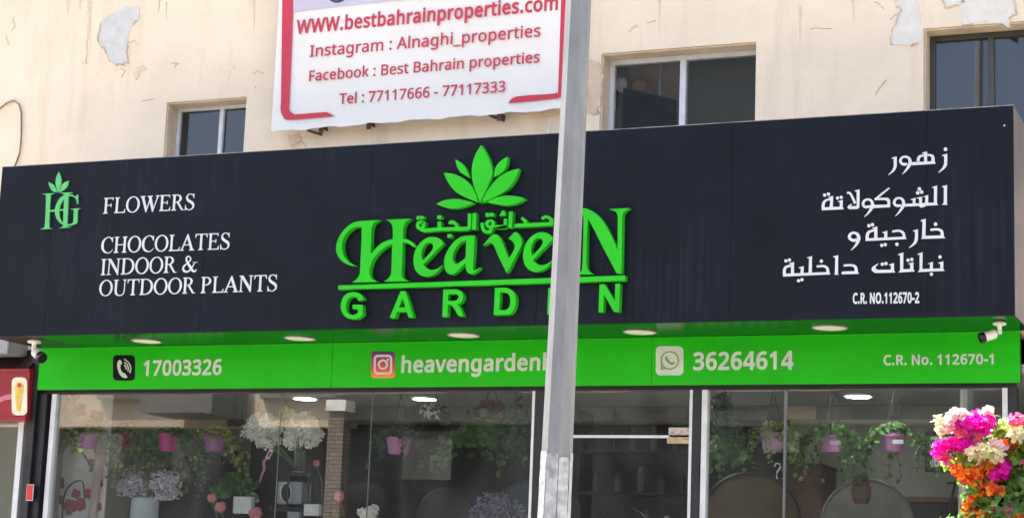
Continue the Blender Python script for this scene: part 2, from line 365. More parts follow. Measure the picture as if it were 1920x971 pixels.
FONTSP = 209
FONT = {
 '-': (258, '32,184 32,246 226,246 226,184'),
 '.': (215, '58,43 61,69 72,85 107,97 142,85 153,69 157,43 153,18 142,2 107,-11 72,2 61,18'),
 '0': (459, '419,287 418,242 415,201 409,163 395,112 376,70 349,37 316,12 276,-3 229,-8 170,1 122,27 86,70 60,129 48,176 42,229 39,287 41,346 48,399 58,446 83,504 119,547 167,573 229,581 287,573 335,547 372,504 399,446 410,399 417,346|110,287 111,238 115,194 121,156 137,111 159,78 190,59 229,52 268,59 298,78 320,110 336,156 343,194 347,238 348,287 347,336 343,380 336,417 320,463 298,495 268,515 229,521 190,515 159,495 137,463 121,417 115,380 111,336'),
 '1': (459, '285,0 216,0 216,400 216,439 217,470 219,499 196,477 169,455 108,405 71,452 226,573 285,573'),
 '2': (459, '417,0 38,0 38,59 188,210 261,287 287,320 306,353 318,387 322,424 315,466 294,496 261,514 221,520 181,517 147,506 115,489 83,466 45,513 94,548 153,572 186,578 221,581 270,576 313,562 347,540 372,510 388,472 394,428 389,385 375,344 353,305 324,267 247,185 128,67 128,64 417,64'),
 '3': (459, '395,439 392,403 381,372 363,347 340,326 310,311 277,302 277,298 337,283 379,255 405,214 413,163 407,116 390,74 360,40 318,14 283,2 241,-6 193,-8 150,-6 110,-1 72,8 36,23 36,89 74,73 114,61 155,54 194,51 260,59 305,81 331,117 339,164 335,197 320,223 297,242 265,255 226,263 179,265 123,265 123,326 180,326 223,329 259,339 286,356 307,377 319,404 323,434 316,471 295,498 262,516 219,521 164,515 117,498 75,473 39,521 73,544 115,563 163,576 218,581 273,576 317,563 352,540 384,495'),
 '4': (459, '443,130 359,130 359,0 291,0 291,130 17,130 17,190 286,576 359,576 359,193 443,193|291,374 291,412 293,444 294,474 295,500 292,500 276,468 257,438 86,193 291,193'),
 '6': (459, '44,245 46,294 51,342 60,389 75,433 95,474 121,510 155,539 196,562 246,576 306,581 344,579 377,573 377,513 344,520 308,523 257,518 216,504 183,483 158,454 139,419 127,380 119,337 115,291 119,291 150,326 194,350 223,356 255,358 302,353 342,338 375,313 400,279 416,236 421,184 415,129 399,82 372,44 336,15 291,-2 239,-8 199,-4 163,7 130,26 101,54 77,89 59,133 48,185|238,51 284,59 320,84 343,125 351,184 344,233 324,271 289,295 241,303 205,299 175,287 150,270 131,248 119,223 115,198 123,146 146,99 185,64 210,55'),
 '7': (459, '109,0 344,508 35,508 35,573 419,573 419,518 187,0'),
 ':': (215, '58,43 61,69 72,85 107,97 142,85 153,69 157,43 153,18 142,2 107,-11 72,2 61,18|58,387 61,412 72,429 107,441 142,429 153,412 157,387 153,362 142,345 107,332 72,345 61,362'),
 'A': (512, '437,0 368,177 141,177 73,0 0,0 224,575 289,575 512,0|282,415 274,438 263,473 255,500 247,468 238,438 230,415 165,241 346,241'),
 'B': (521, '241,573 307,569 361,558 404,541 434,515 453,478 459,431 456,399 446,371 431,347 409,328 382,313 350,304 350,300 384,292 415,279 441,261 461,236 474,203 478,163 472,115 454,74 425,42 385,19 337,5 279,0 78,0 78,573|256,329 318,335 357,352 377,382 384,423 376,463 351,490 308,506 245,511 150,511 150,329|150,269 150,61 265,61 330,68 371,91 394,125 401,168 398,197 388,221 370,241 344,256 307,266 260,269'),
 'C': (507, '323,517 280,513 241,502 206,482 178,456 155,423 139,383 129,337 125,286 128,241 135,200 147,164 175,117 213,83 262,62 322,55 394,62 460,78 460,15 393,-2 312,-8 257,-4 208,8 166,28 130,56 101,90 78,131 62,178 52,230 49,287 51,329 57,369 67,406 89,456 120,499 159,534 206,559 261,575 324,581 367,578 409,572 448,561 482,547 453,486 394,508 360,515'),
 'F': (416, '150,0 78,0 78,573 398,573 398,509 150,509 150,306 383,306 383,243 150,243'),
 'I': (272, '239,0 32,0 32,42 99,57 99,515 32,531 32,573 239,573 239,531 172,515 172,57 239,42'),
 'N': (609, '532,0 447,0 141,476 138,476 141,432 143,378 144,320 144,0 78,0 78,573 161,573 467,99 470,99 468,137 466,193 464,249 464,573 532,573'),
 'O': (626, '577,287 576,244 570,204 561,166 540,116 510,73 473,38 428,13 375,-3 314,-8 251,-3 196,13 151,39 114,73 85,116 65,167 56,204 51,245 49,288 52,344 62,396 78,442 100,482 130,517 166,545 208,565 258,577 314,581 369,577 417,565 459,545 495,517 524,483 547,442 564,396 574,344|125,287 127,241 134,200 145,163 171,117 207,83 255,62 314,55 373,62 420,83 456,117 481,163 492,200 499,241 501,287 496,354 481,411 456,457 421,491 373,511 314,518 255,511 207,490 171,457 145,411 134,374 127,333'),
 'R': (499, '236,573 301,568 353,555 393,532 422,500 439,460 444,410 440,368 427,334 408,306 385,285 330,257 487,0 403,0 264,237 150,237 150,0 78,0 78,573|232,510 150,510 150,298 236,298 296,304 338,325 362,359 370,407 366,440 355,467 336,486 310,500 275,507'),
 'T': (446, '259,0 187,0 187,509 8,509 8,573 437,573 437,509 259,509'),
 'W': (746, '735,573 583,0 510,0 399,375 389,410 380,443 373,471 370,488 367,471 361,443 352,409 342,373 234,0 161,0 10,573 85,573 174,223 183,186 190,151 196,118 201,87 206,119 213,154 222,191 232,227 333,573 407,573 512,225 523,187 532,151 538,117 544,87 550,129 560,175 572,224 660,573'),
 '_': (356, '358,-123 -2,-123 -2,-72 358,-72'),
 'a': (450, '231,437 279,433 318,422 347,403 376,358 385,293 385,0 334,0 320,61 317,61 279,22 234,-1 172,-8 136,-5 103,6 75,23 55,48 41,80 37,119 50,176 87,219 127,238 179,251 243,257 316,259 316,285 310,330 293,359 265,375 227,380 194,378 163,370 106,347 84,400 151,426 190,434|252,208 184,200 141,182 118,155 110,119 115,87 132,66 157,53 188,49 238,56 279,79 306,117 315,172 315,210'),
 'b': (493, '139,461 138,410 135,373 139,373 161,398 189,419 226,432 272,437 322,431 365,412 401,381 428,338 444,283 449,215 447,168 439,127 427,91 400,48 365,17 322,-2 272,-8 226,-3 189,10 161,31 139,55 133,55 119,0 68,0 68,609 139,609|260,379 219,374 188,361 165,339 150,308 142,268 139,217 139,214 142,165 150,125 165,93 202,61 261,51 312,61 348,93 363,126 373,166 376,216 373,265 363,306 348,338 311,368'),
 'c': (385, '241,-8 187,-2 139,15 99,45 69,87 55,123 47,165 44,213 47,262 56,305 71,342 102,385 142,415 191,432 245,438 309,431 358,415 337,356 292,370 244,376 204,371 172,358 148,335 131,303 120,263 117,213 120,166 131,126 148,94 172,71 202,58 240,53 302,60 351,78 351,15 304,-2'),
 'd': (493, '221,-8 171,-2 128,17 92,48 65,91 49,146 44,214 49,282 66,338 93,381 128,413 171,432 221,438 280,429 323,407 354,374 359,374 356,405 354,438 354,609 425,609 425,0 368,0 358,58 354,58 323,24 279,1|232,51 290,60 328,88 348,135 355,200 355,213 352,263 343,304 329,336 291,369 231,379 181,368 146,334 130,300 120,260 117,213 120,165 130,125 146,93 181,61'),
 'e': (452, '234,438 286,432 329,414 364,385 390,346 406,299 411,244 411,201 117,201 127,137 154,90 197,62 254,52 293,54 327,60 392,82 392,20 327,-1 292,-6 251,-8 194,-2 143,17 101,48 70,91 56,126 47,167 44,212 47,257 55,297 68,333 96,378 134,411 181,431|233,380 188,372 154,348 130,309 119,257 338,257 335,292 326,322 312,346 292,364 266,376'),
 'g': (493, '221,438 261,434 297,422 329,402 355,373 359,373 369,430 425,430 425,-7 420,-63 404,-109 378,-146 341,-172 293,-187 233,-192 188,-191 147,-186 110,-177 78,-165 78,-100 111,-114 149,-125 191,-132 237,-134 286,-126 324,-101 347,-63 355,-13 355,4 356,32 358,57 354,57 329,28 299,8 263,-4 221,-8 170,-2 126,18 91,51 65,95 49,149 44,214 49,278 65,332 91,377 126,411 169,431|230,379 197,374 169,359 147,336 130,303 120,262 117,213 120,165 130,124 146,92 182,60 232,50 288,58 326,85 349,131 356,197 356,214 353,267 343,309 326,340 302,362 270,374'),
 'h': (496, '139,431 138,399 135,370 140,370 174,407 221,429 273,437 321,433 360,421 391,400 413,370 426,330 431,280 431,0 361,0 361,275 355,321 338,353 308,372 265,379 222,374 189,360 166,338 150,308 142,269 139,222 139,0 68,0 68,609 139,609'),
 'i': (207, '139,430 139,0 68,0 68,430|104,591 133,580 145,546 133,512 104,501 75,512 63,546 75,580'),
 'k': (428, '138,291 137,257 135,221 138,221 152,240 172,264 189,285 326,430 409,430 235,246 421,0 336,0 187,200 138,158 138,0 68,0 68,609 138,609'),
 'l': (207, '139,0 68,0 68,609 139,609'),
 'm': (750, '540,438 603,429 649,401 669,371 681,330 685,280 685,0 615,0 615,277 610,321 594,353 567,372 528,379 474,369 438,342 418,298 411,237 411,0 342,0 342,277 339,308 332,333 320,353 303,367 281,376 253,379 215,374 185,360 164,338 150,308 141,269 139,223 139,0 68,0 68,430 125,430 136,371 140,371 173,409 217,431 266,438 312,433 349,420 378,398 398,366 402,366 427,398 461,420 499,433'),
 'n': (496, '275,438 322,434 361,421 391,401 413,371 426,330 431,280 431,0 361,0 361,275 355,321 338,353 308,372 265,379 204,368 166,338 146,289 139,223 139,0 68,0 68,430 125,430 136,371 140,371 175,409 222,431'),
 'o': (485, '442,216 438,165 428,121 411,82 388,51 359,25 324,7 285,-4 241,-8 200,-4 163,7 129,25 100,51 77,82 59,121 48,165 44,216 47,261 55,301 68,336 97,380 137,412 186,431 244,438 299,431 347,412 387,380 417,336 431,301 439,261|117,216 120,169 130,128 147,95 172,71 203,56 243,51 282,56 314,71 339,95 356,128 366,169 369,216 365,263 355,303 338,335 314,359 282,374 242,379 185,368 147,335 130,303 120,263'),
 'p': (493, '273,438 322,432 365,413 401,383 428,339 444,284 449,216 447,170 439,129 427,93 401,49 365,17 322,-2 272,-8 213,1 170,24 139,55 134,55 137,20 139,-16 139,-192 68,-192 68,430 126,430 136,371 139,371 170,405 213,429 240,436|260,379 221,374 190,362 167,342 152,313 142,275 139,229 139,216 142,167 150,126 165,93 188,70 220,55 261,51 297,56 326,72 348,98 364,131 373,171 376,217 373,262 363,302 348,334 311,367'),
 'r': (331, '269,438 295,437 319,433 310,368 287,372 264,374 217,363 176,334 149,289 141,261 139,229 139,0 68,0 68,430 126,430 134,351 137,351 170,395 214,426 240,435'),
 's': (384, '348,119 343,80 327,49 302,24 268,6 226,-4 176,-8 135,-6 99,-1 42,19 42,83 104,60 141,52 178,49 224,53 256,66 274,86 280,112 271,141 239,167 174,196 103,228 76,245 57,266 45,292 41,324 52,372 85,408 118,425 157,435 202,438 275,430 339,409 315,353 258,372 197,380 159,377 131,366 114,350 108,328 119,298 154,274 219,246 289,215 314,197 333,176 344,150'),
 't': (289, '212,50 245,53 272,59 272,5 240,-4 200,-8 167,-5 138,4 112,20 91,44 78,79 74,125 74,375 13,375 13,409 75,437 103,528 144,528 144,430 269,430 269,375 144,375 144,127 149,93 163,69 185,54'),
 'v': (407, '163,0 0,430 75,430 167,176 180,137 193,96 201,63 204,63 214,96 227,138 241,176 332,430 407,430 244,0'),
}
CAP = max(float(p.split(',')[1]) for p in FONT['T'][1].replace('|', ' ').split()) / 1000
def glyph_mesh(c, bold):
    """outline grown by a mitred offset, then filled"""
    cts = []
    for ct in FONT[c][1].split('|'):
        q = []
        for p in ct.split():
            v = Vector([float(t) / 1000 for t in p.split(',')])
            if not q or (v - q[-1]).length > .006: q.append(v)
        if (q[0] - q[-1]).length <= .006: q.pop()
        cts.append(q)
    def area(q): return sum(a.x * b.y - b.x * a.y for a, b in zip(q, q[1:] + q[:1])) / 2
    sg = 1 if area(max(cts, key=lambda q: abs(area(q)))) > 0 else -1
    loops = []
    if c == '4': loops = [[Vector([float(t) / 1000 for t in p.split(',')]) for p in l.split()] for l in ('0,95 0,215 270,611 400,611 400,215 470,215 470,95 400,95 400,-35 265,-35 265,95', '265,216 265,440 118,216')]
    else:
        for q in cts:
            n = len(q); out = []
            for k in range(n):
                d0 = (q[k] - q[k - 1]).normalized(); d1 = (q[(k + 1) % n] - q[k]).normalized()
                n0 = Vector((d0.y, -d0.x)) * sg; n1 = Vector((d1.y, -d1.x)) * sg; m_ = n0 + n1
                if m_.length < .2: m_ = n0
                m_.normalize(); out.append(q[k] + m_ * bold / max(.6, m_.dot(n0)))
            loops.append(out)
    vs, es = [], []
    for l in loops: b0 = len(vs); vs += l; es += [(b0 + k, b0 + (k + 1) % len(l)) for k in range(len(l))]
    V, _, Fc, *_r = delaunay_2d_cdt(vs, es, [], 0, 1e-5)
    def inside(p):
        r = False
        for l in loops:
            for a, b in zip(l, l[1:] + l[:1]):
                if (a.y > p.y) != (b.y > p.y) and p.x < (b.x - a.x) * (p.y - a.y) / (b.y - a.y) + a.x: r = not r
        return r
    keep = [f for f in Fc if inside(sum((V[k] for k in f), Vector((0, 0))) / len(f))]
    used = sorted({k for f in keep for k in f}); ix = {k: n_ for n_, k in enumerate(used)}
    me = bpy.data.meshes.new('t'); me.from_pydata([(V[k].x, V[k].y, 0) for k in used], [], [[ix[k] for k in f] for f in keep]); return me
def textline(name, s, bl, br, capx, Y, m, parent, bold=.02, depth=.002, label=None, split=False):
    """print a line so its baseline runs between two read-off points and its capitals have the read-off height"""
    a, b = P(*bl, Y), P(*br, Y); h = P(bl[0], capx, Y).z - a.z; pen = 0; items = []
    for c in s:
        if c == ' ': pen += FONTSP / 1000 + .01; continue
        items.append((c, pen, glyph_mesh(c, bold))); pen += FONT[c][0] / 1000 + bold * 1.1
    x0 = min(v.co.x for v in items[0][2].vertices); x1 = items[-1][1] + max(v.co.x for v in items[-1][2].vertices)
    sx = (b.x - a.x) / (x1 - x0); sz = h / (CAP + bold); dz = (b.z - a.z) / (b.x - a.x); bm = B()
    for c, pn, me in items:
        n0 = len(bm.verts); t = bmesh.new(); t.from_mesh(me); bpy.data.meshes.remove(me)
        r = bmesh.ops.extrude_face_region(t, geom=t.faces[:]); back = {e for e in r['geom'] if isinstance(e, bmesh.types.BMVert)}
        for v in t.verts:
            x = a.x + (v.co.x + pn - x0) * sx; v.co = Vector((x, Y + (depth if v in back else 0), a.z + v.co.y * sz + (x - a.x) * dz))
        if split: put('letter', t, m, parent, label=(label % c) if label else None)
        else: me2 = bpy.data.meshes.new('t'); t.to_mesh(me2); t.free(); bm.from_mesh(me2); bpy.data.meshes.remove(me2)
    if not split: return put(name, bm, m, parent, label=label, kind='stuff')
    bm.free()

# leaves, petals
def leaf(bm, p, n, u, ln, wd, kind=0):
    v = n.cross(u)
    if kind == 0: q = [(0, 0), (.35, .5), (1, 0), (.35, -.5)]
    elif kind == 1: q = [(0, 0), (.1, .5), (.45, .28), (.55, .55), (1, 0), (.55, -.55), (.45, -.28), (.1, -.5)]
    else: q = [(0, 0), (.3, .48), (.75, .42), (1, 0), (.75, -.42), (.3, -.48)]
    vs = [bm.verts.new(p + u * a * ln + v * b * wd + n * (.18 * ln * (abs(b) - a * a * .8))) for a, b in q]
    bm.faces.new(vs)
def rnd(): 
    while True:
        v = Vector((random.uniform(-1, 1), random.uniform(-1, 1), random.uniform(-1, 1)))
        if .01 < v.length < 1: return v
def scatter(bm, c, rad, n, size, kind=0, face=None, shell=.3):
    """leaf faces spread through an ellipsoid's volume"""
    for _ in range(n):
        d = rnd(); d = d.normalized() * (shell + (1 - shell) * d.length)
        p = Vector(c) + Vector((d.x * rad[0], d.y * rad[1], d.z * rad[2]))
        nn = (d + rnd() * .9 + (Vector(face) if face else Vector())).normalized(); u = nn.cross(rnd()).normalized()
        s = size * random.uniform(.6, 1.3); leaf(bm, p, nn, u, s, s * .75, kind)
def vine(bm, bs, p0, length, n, size, out, kind=1):
    """a hanging runner: thin stem into bs, leaves into bm"""
    p = Vector(p0); d = Vector((out[0], out[1], .25)).normalized(); pts = [p.copy()]
    for i in range(n):
        d = (d + Vector((random.uniform(-.25, .25), random.uniform(-.2, .2), -.42))).normalized(); p = p + d * length / n; pts.append(p.copy())
        for _ in range(2):
            nn = (Vector((0, -1, .3)) + rnd()).normalized(); u = (nn.cross(rnd())).normalized(); s = size * random.uniform(.5, 1.25)
            leaf(bm, p + rnd() * size * .6, nn, u, s, s * .9, kind)
    tube(bs, pts, .0022, 4)

# ------------------------------------------------------------------ setting: ground, road, pavements
YS, YF, YW, YG = 11.5, 12.10, 12.25, 12.20     # sign face, green fascia, upper wall, shop glass
def slab(name, m, x0, x1, y0, y1, z0, z1):
    o = bbox(name, m, None, x0, x1, y0, y1, z0, z1); o['kind'] = 'structure'; return o
slab('ground', 'asphalt', -400, 400, -400, 400, -.3, 0)
slab('pavement', 'paving', -60, 60, 6.4, 12.0, .0, .14)
slab('kerb', 'kerb', -60, 60, 6.2, 6.398, .0, .15)
slab('far_pavement', 'paving', -60, 60, -12.9, -9.2, .0, .14)
slab('far_kerb', 'kerb', -60, 60, -9.198, -9.0, .0, .15)
bm = B()
for i in range(-14, 15): box(bm, i * 4, i * 4 + 2, -1.6, -1.45, .001, .005)
o = put('road_marking', bm, 'paint'); o['kind'] = 'structure'

# ------------------------------------------------------------------ the building
bld = thing('shop_building', (-5.3, 13.5, 0), 'cream plastered building with flaking paint above the navy shop sign', 'building')
XL, XR = -14.0, 3.5
WIN = [(-8.076, -7.372, 4.3, 5.262), (-4.531, -3.418, 4.3, 5.385), (-2.289, -.95, 4.3, 5.385)]
def wallseg(bm, xs, zs, y0, y1, holes):
    for a, b in zip(xs, xs[1:]):
        for c, d in zip(zs, zs[1:]):
            cx, cz = (a + b) / 2, (c + d) / 2
            if any(h[0] < cx < h[1] and h[2] < cz < h[3] for h in holes): continue
            box(bm, a, b, y0, y1, c, d)
bm = B()
xs = sorted({XL, XR} | {h[0] for h in WIN} | {h[1] for h in WIN}); zs = sorted({3.36, 9.2} | {h[2] for h in WIN} | {h[3] for h in WIN})
wallseg(bm, xs, zs, YW, YW + .25, WIN)
bmesh.ops.remove_doubles(bm, verts=bm.verts, dist=1e-5)
dup = {}
for f in bm.faces: dup.setdefault(tuple(sorted(v.index for v in f.verts)), []).append(f)
bm.verts.index_update()
dup = {}
for f in bm.faces: dup.setdefault(tuple(sorted(v.index for v in f.verts)), []).append(f)
bmesh.ops.delete(bm, geom=[f for l in dup.values() if len(l) > 1 for f in l], context='FACES')
put('wall', bm, 'wall', bld)
bbox('ground_floor_wall', 'wall', bld, XL, -10.9, YW, YW + .25, 0, 3.358); bbox('ground_floor_wall', 'wall', bld, -1.57, XR, YW + .02, YW + .27, 0, 3.358)
bm = B(); box(bm, XL, XR, YW + .26, 20, 8.9, 9.1); box(bm, XL, XL + .2, YW + .26, 20, 0, 8.9); box(bm, XR - .2, XR, YW + .26, 20, 0, 8.9); box(bm, XL, XR, 20, 20.2, 0, 9.1)
box(bm, XL + .21, XR - .21, YW + .27, 19.9, 3.45, 3.6)
put('rear_walls', bm, 'wall', bld)
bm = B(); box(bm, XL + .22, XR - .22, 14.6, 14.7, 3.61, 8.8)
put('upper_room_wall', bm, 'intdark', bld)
# window reveals lined darker, recess shade put into the colour, plus frames and panes
def window(i, xm, fm, gm, fy, fw):
    x0, x1, z0, z1 = WIN[i]
    bm = B(); box(bm, x0 + .002, x1 - .002, YW + .012, fy - .002, z1 - .012, z1 - .002); box(bm, x0 + .002, x0 + .012, YW + .012, fy - .002, z0, z1 - .013)
    put('reveal', bm, 'reveal', bld)
    wf = B(); t = .05
    zt = z1 - .013
    box(wf, x0 + .013, x1 - .002, fy, fy + t, zt - fw, zt); box(wf, x0 + .013, x1 - .002, fy, fy + t, z0, z0 + fw)
    box(wf, x0 + .013, x0 + .013 + fw, fy, fy + t, z0 + fw, zt - fw); box(wf, x1 - .002 - fw, x1 - .002, fy, fy + t, z0 + fw, zt - fw)
    box(wf, xm - fw * .6, xm + fw * .6, fy - .006, fy + t, z0 + fw, zt - fw)
    f = put('window', wf, fm, bld)
    for a, b in ((x0 + .013 + fw, xm - fw * .6), (xm + fw * .6, x1 - .002 - fw)):
        bbox('pane', gm, f, a, b, fy + .02, fy + .026, z0 + fw, zt - fw)
    return f
w1 = window(0, P(414, 250, YW + .14).x, 'alu', 'winglass', YW + .14, .028)
w2 = window(1, P(1280, 180, YW + .14).x, 'alu', 'darkglass', YW + .14, .035)
w3 = window(2, P(1858, 140, YW + .15).x, 'darkalu', 'winglass', YW + .15, .035)

# peeled plaster: irregular bare patches, proud rims, cracks
def patch(pts, m='white_plaster', rim=True, seed=1):
    rg = random.Random(seed); loop = []
    q = [(lambda v: (v.x, v.z))(P(x, y, YW)) for x, y in pts]; n = len(q)
    for i in range(n):
        a, b = q[i], q[(i + 1) % n]; k = max(2, int(math.hypot(b[0] - a[0], b[1] - a[1]) / .02))
        for j in range(k):
            t = j / k; loop.append((a[0] + (b[0] - a[0]) * t + rg.uniform(-.008, .008), a[1] + (b[1] - a[1]) * t + rg.uniform(-.008, .008)))
    bm = B(); flat([loop], YW - .0035, .003, bm); put('bare_patch', bm, m, bld)
    if rim:
        cx = sum(p[0] for p in loop) / len(loop); cz = sum(p[1] for p in loop) / len(loop)
        bm = B()
        on = [rg.random() < .0 for _ in loop]; st = 0
        for i in range(len(loop)):
            if rg.random() < .12: st = 1 - st
            if not st: continue
            a, b = loop[i], loop[(i + 1) % len(loop)]
            def o(p, s): return (cx + (p[0] - cx) * s, cz + (p[1] - cz) * s)
            d = rg.uniform(.006, .016)
            a1, b1 = o(a, 1.0), o(b, 1.0); L = math.hypot(a[0] - cx, a[1] - cz); s = 1 + .010 / max(L, .03); a2, b2 = o(a, s), o(b, s)
            vs = [bm.verts.new((a1[0], YW - d, a1[1])), bm.verts.new((b1[0], YW - d, b1[1])), bm.verts.new((b2[0], YW - .001, b2[1])), bm.verts.new((a2[0], YW - .001, a2[1]))]
            bm.faces.new(vs)
        if len(bm.faces): put('curled_paint', bm, 'flake_edge', bld, kind='stuff')
        else: bm.free()
patch([(236, 14), (260, 14), (262, 34), (246, 50), (240, 72), (238, 100), (240, 118), (214, 122), (205, 108), (196, 90), (184, 76), (190, 40), (206, 28)], m='grey_plaster', seed=3)
patch([(1684, -14), (1712, -10), (1722, 12), (1728, 60), (1727, 80), (1700, 86), (1670, 82), (1672, 60), (1682, 40), (1690, 22), (1678, 8)], seed=4)
patch([(1802, 6), (1820, -20), (1872, -20), (1900, 4), (1908, 28), (1892, 34), (1893, 52), (1872, 46), (1850, 42), (1808, 50)], seed=5)
patch([(1764, -14), (1800, -16), (1808, 4), (1790, 12), (1772, 14)], seed=6)
patch([(257, 124), (268, 122), (280, 128), (262, 136), (256, 150), (250, 140)], m='reveal', rim=False, seed=7)
patch([(540, 255), (560, 250), (566, 262), (550, 276), (544, 268)], m='reveal', seed=8)
patch([(1102, 112), (1125, 116), (1130, 150), (1127, 190), (1118, 212), (1102, 214)], m='reveal', seed=9)
def crack(pts, wd=.006, seed=0, m='crack'):
    rg = random.Random(seed); q = [P(x, y, YW) for x, y in pts]; f = []
    for a, b in zip(q, q[1:]):
        k = max(2, int((b - a).length / .025))
        for j in range(k): f.append(a.lerp(b, j / k) + Vector((rg.uniform(-.008, .008), 0, rg.uniform(-.008, .008))))
    f.append(q[-1]); lo = [[], []]
    for i, p in enumerate(f):
        d = (f[min(i + 1, len(f) - 1)] - f[max(i - 1, 0)]); d.normalize(); h = wd * rg.uniform(.25, .6)
        lo[0].append((p.x - d.z * h, p.z + d.x * h)); lo[1].append((p.x + d.z * h, p.z - d.x * h))
    bm = B(); flat([lo[0] + lo[1][::-1]], YW - .0022, .002, bm); put('crack', bm, m, bld)
for i, c in enumerate([[(24, 34), (28, 50), (22, 58)], [(12, 70), (16, 84)], [(300, 0), (296, 24)], [(322, 120), (336, 118), (328, 128)], [(268, 188), (290, 187)], [(474, 140), (484, 134), (494, 138)],
     [(476, 168), (480, 162)], [(240, 80), (252, 76), (260, 84)], [(184, 76), (196, 96), (210, 118), (236, 124)], [(1640, 4), (1652, 10), (1656, 18)], [(1640, 178), (1652, 160), (1662, 150)],
     [(1120, 118), (1126, 150), (1118, 180), (1124, 215)], [(1104, 116), (1122, 117)], [(1520, 56), (1536, 52), (1560, 54)], [(1215, 45), (1230, 40)], [(560, 262), (570, 268), (574, 282)], [(225, 128), (236, 134), (228, 146)], [(1690, 22), (1676, 30), (1668, 36)]]):
    crack(c, .006 if i != 11 else .02, i)
for i, c in enumerate([[(165, -5), (166, 30), (162, 120)], [(1180, 60), (1196, 48)]]): crack(c, .02, 40 + i, 'reveal')
for x, y0, y1, w_ in ((170, 2, 96, 3), (476, 0, 60, 2.5), (312, 4, 40, 2), (1236, 0, 70, 2.5), (1500, 10, 90, 3), (1600, 0, 46, 2.5), (128, 0, 30, 5), (150, 0, 22, 4)):
    rg_ = random.Random(x); pts = [(x + rg_.uniform(-1, 1) - w_ * (1 - t), y0 + (y1 - y0) * t) for t in (0, .3, .6, .85)] + [(x, y1)] + [(x + rg_.uniform(-1, 1) + w_ * (1 - t), y0 + (y1 - y0) * t) for t in (.85, .6, .3, 0)]
    bm = B(); flat([[(lambda v: (v.x, v.z))(P(a_, b_, YW)) for a_, b_ in pts]], YW - .0016, .0012, bm); put('dirt_run', bm, 'dirtrun', bld)
# concrete stub and rod above the sign
a, b = P(975, 222, YW), P(1066, 205, YW)
bbox('ledge', 'reveal', bld, a.x, b.x, YW - .05, YW - .001, a.z, a.z + .045)
bm = B(); p0 = P(1026, 262, YW - .04); tube(bm, [p0, p0 + Vector((.012, 0, .16))], .008, 6); put('stub_pipe', bm, 'alu', bld)
# things behind the middle window
gx0, gx1 = WIN[1][0] + .06, P(1270, 150, YW + .3).x
bm = B(); v = [P(1146, 166, YW + .3), P(1275, 188, YW + .3)]
a = bm.verts.new((gx0, YW + .30, v[0].z)); b = bm.verts.new((gx1, YW + .30, v[1].z)); c = bm.verts.new((gx1, YW + .30, 4.3)); d = bm.verts.new((gx0, YW + .30, 4.3)); bm.faces.new((a, b, c, d))
bmesh.ops.solidify(bm, geom=bm.faces[:], thickness=.012)
o = put('grey_board', bm, pm('grey_board', (.38, .34, .30), .7), None); tag(o, 'grey board leaning behind the left pane of the middle window', 'board')
xm_ = P(1280, 150, YW + .3).x
o = bbox('dark_infill', pm('olive_infill', (.05, .048, .034), .8, .1, 3), None, xm_, WIN[1][1] + .3, YW + .30, YW + .31, 4.2, 5.6); tag(o, 'dark olive blind added behind the right pane of the middle window', 'infill')  # board added so this pane reads as dark interior
o = bbox('room_wall', pm('dusty_room_wall', (.62, .50, .42), .9, .12, 5), bld, WIN[1][0] - .5, xm_ + .3, YW + .62, YW + .66, 3.7, 6)
fr = frame(1080, 0, 2.2857, YW + .36)
o = shape('hanging_cloth', [S('155,380c 165,350 190,330 205,332 220,360 215,405c')], fr, YW + .36, .01, 'bluewhite', None); tag(o, 'crumpled white cloth hanging inside the middle upper window', 'cloth')
o = shape('cord_loop', [K('200,340,9 200,300,8 212,292,8 222,310,14 232,350,18 228,385,12')], fr, YW + .34, .008, 'brownvase', None); tag(o, 'dark cord looped over the white cloth in the middle upper window', 'cord')
q = P(1198, 164, YW + .42); bm = B(); lathe(bm, q, [(.0, -.01), (.055, -.008), (.06, .0), (.05, .012), (0, .014)], 16, Matrix.Rotation(R(80), 4, 'X').to_3x3()); o = put('round_tray', bm, pm('tan_tray', (.34, .18, .10), .6), None); tag(o, 'round tan tray propped beside the white cloth upstairs', 'tray')
q = P(1238, 150, YW + .42); bm = B(); tube(bm, [q + Vector((0, 0, -.12)), q + Vector((0, 0, .25))], .016, 8); o = put('drain_pipe', bm, 'silver', None); tag(o, 'grey vertical pipe inside the middle upper window', 'pipe')
# wall cable
cab = [P(x, y, YW - .015) for x, y in [(-20, 214), (0, 204), (12, 194), (26, 189), (36, 196), (40, 212), (40, 240), (39, 270), (36, 290), (30, 306), (20, 325)]]
bm = B(); tube(bm, cab, .007, 6); o = put('wall_cable', bm, pm('cable', (.24, .17, .13), .7), None, smooth=True); tag(o, 'loose brown cable looping down the cream wall at the far left', 'cable')

# ------------------------------------------------------------------ sign box
SX0, SX1, SZ0, SZ1 = -8.984, -1.612, 3.362, 4.632
sgn = thing('shop_sign', (-5.3, 11.8, SZ0), 'long navy box sign with raised green lotus and lettering and a green soffit', 'sign')
seams = [SX0] + [P(x, 450, YS).x for x in (96, 384, 690, 1010, 1370, 1738)] + [SX1]
SLOPE = [(P(2, 316, YS).z, P(0, 636, YS).z), (P(1902, 198, YS).z, P(1891, 593, YS).z)]
for a, b in zip(seams, seams[1:]):
    bbox('front_panel', 'sign', sgn, a + .0012, b - .0012, YS, YS + .006, SZ0, SZ1)
bbox('core', 'black', sgn, SX0 + .004, SX1 - .006, YS + .0065, YW - .001, SZ0 + .03, SZ1 - .004)
bbox('bounce_top_sheet', pm('dusty_bounce_sheet', (.62, .56, .46), .8, .1, 3), sgn, SX0 + .004, SX1 - .006, YS + .032, YW - .001, SZ1 - .0035, SZ1)  # unseen pale top, added to bounce light onto the wall above
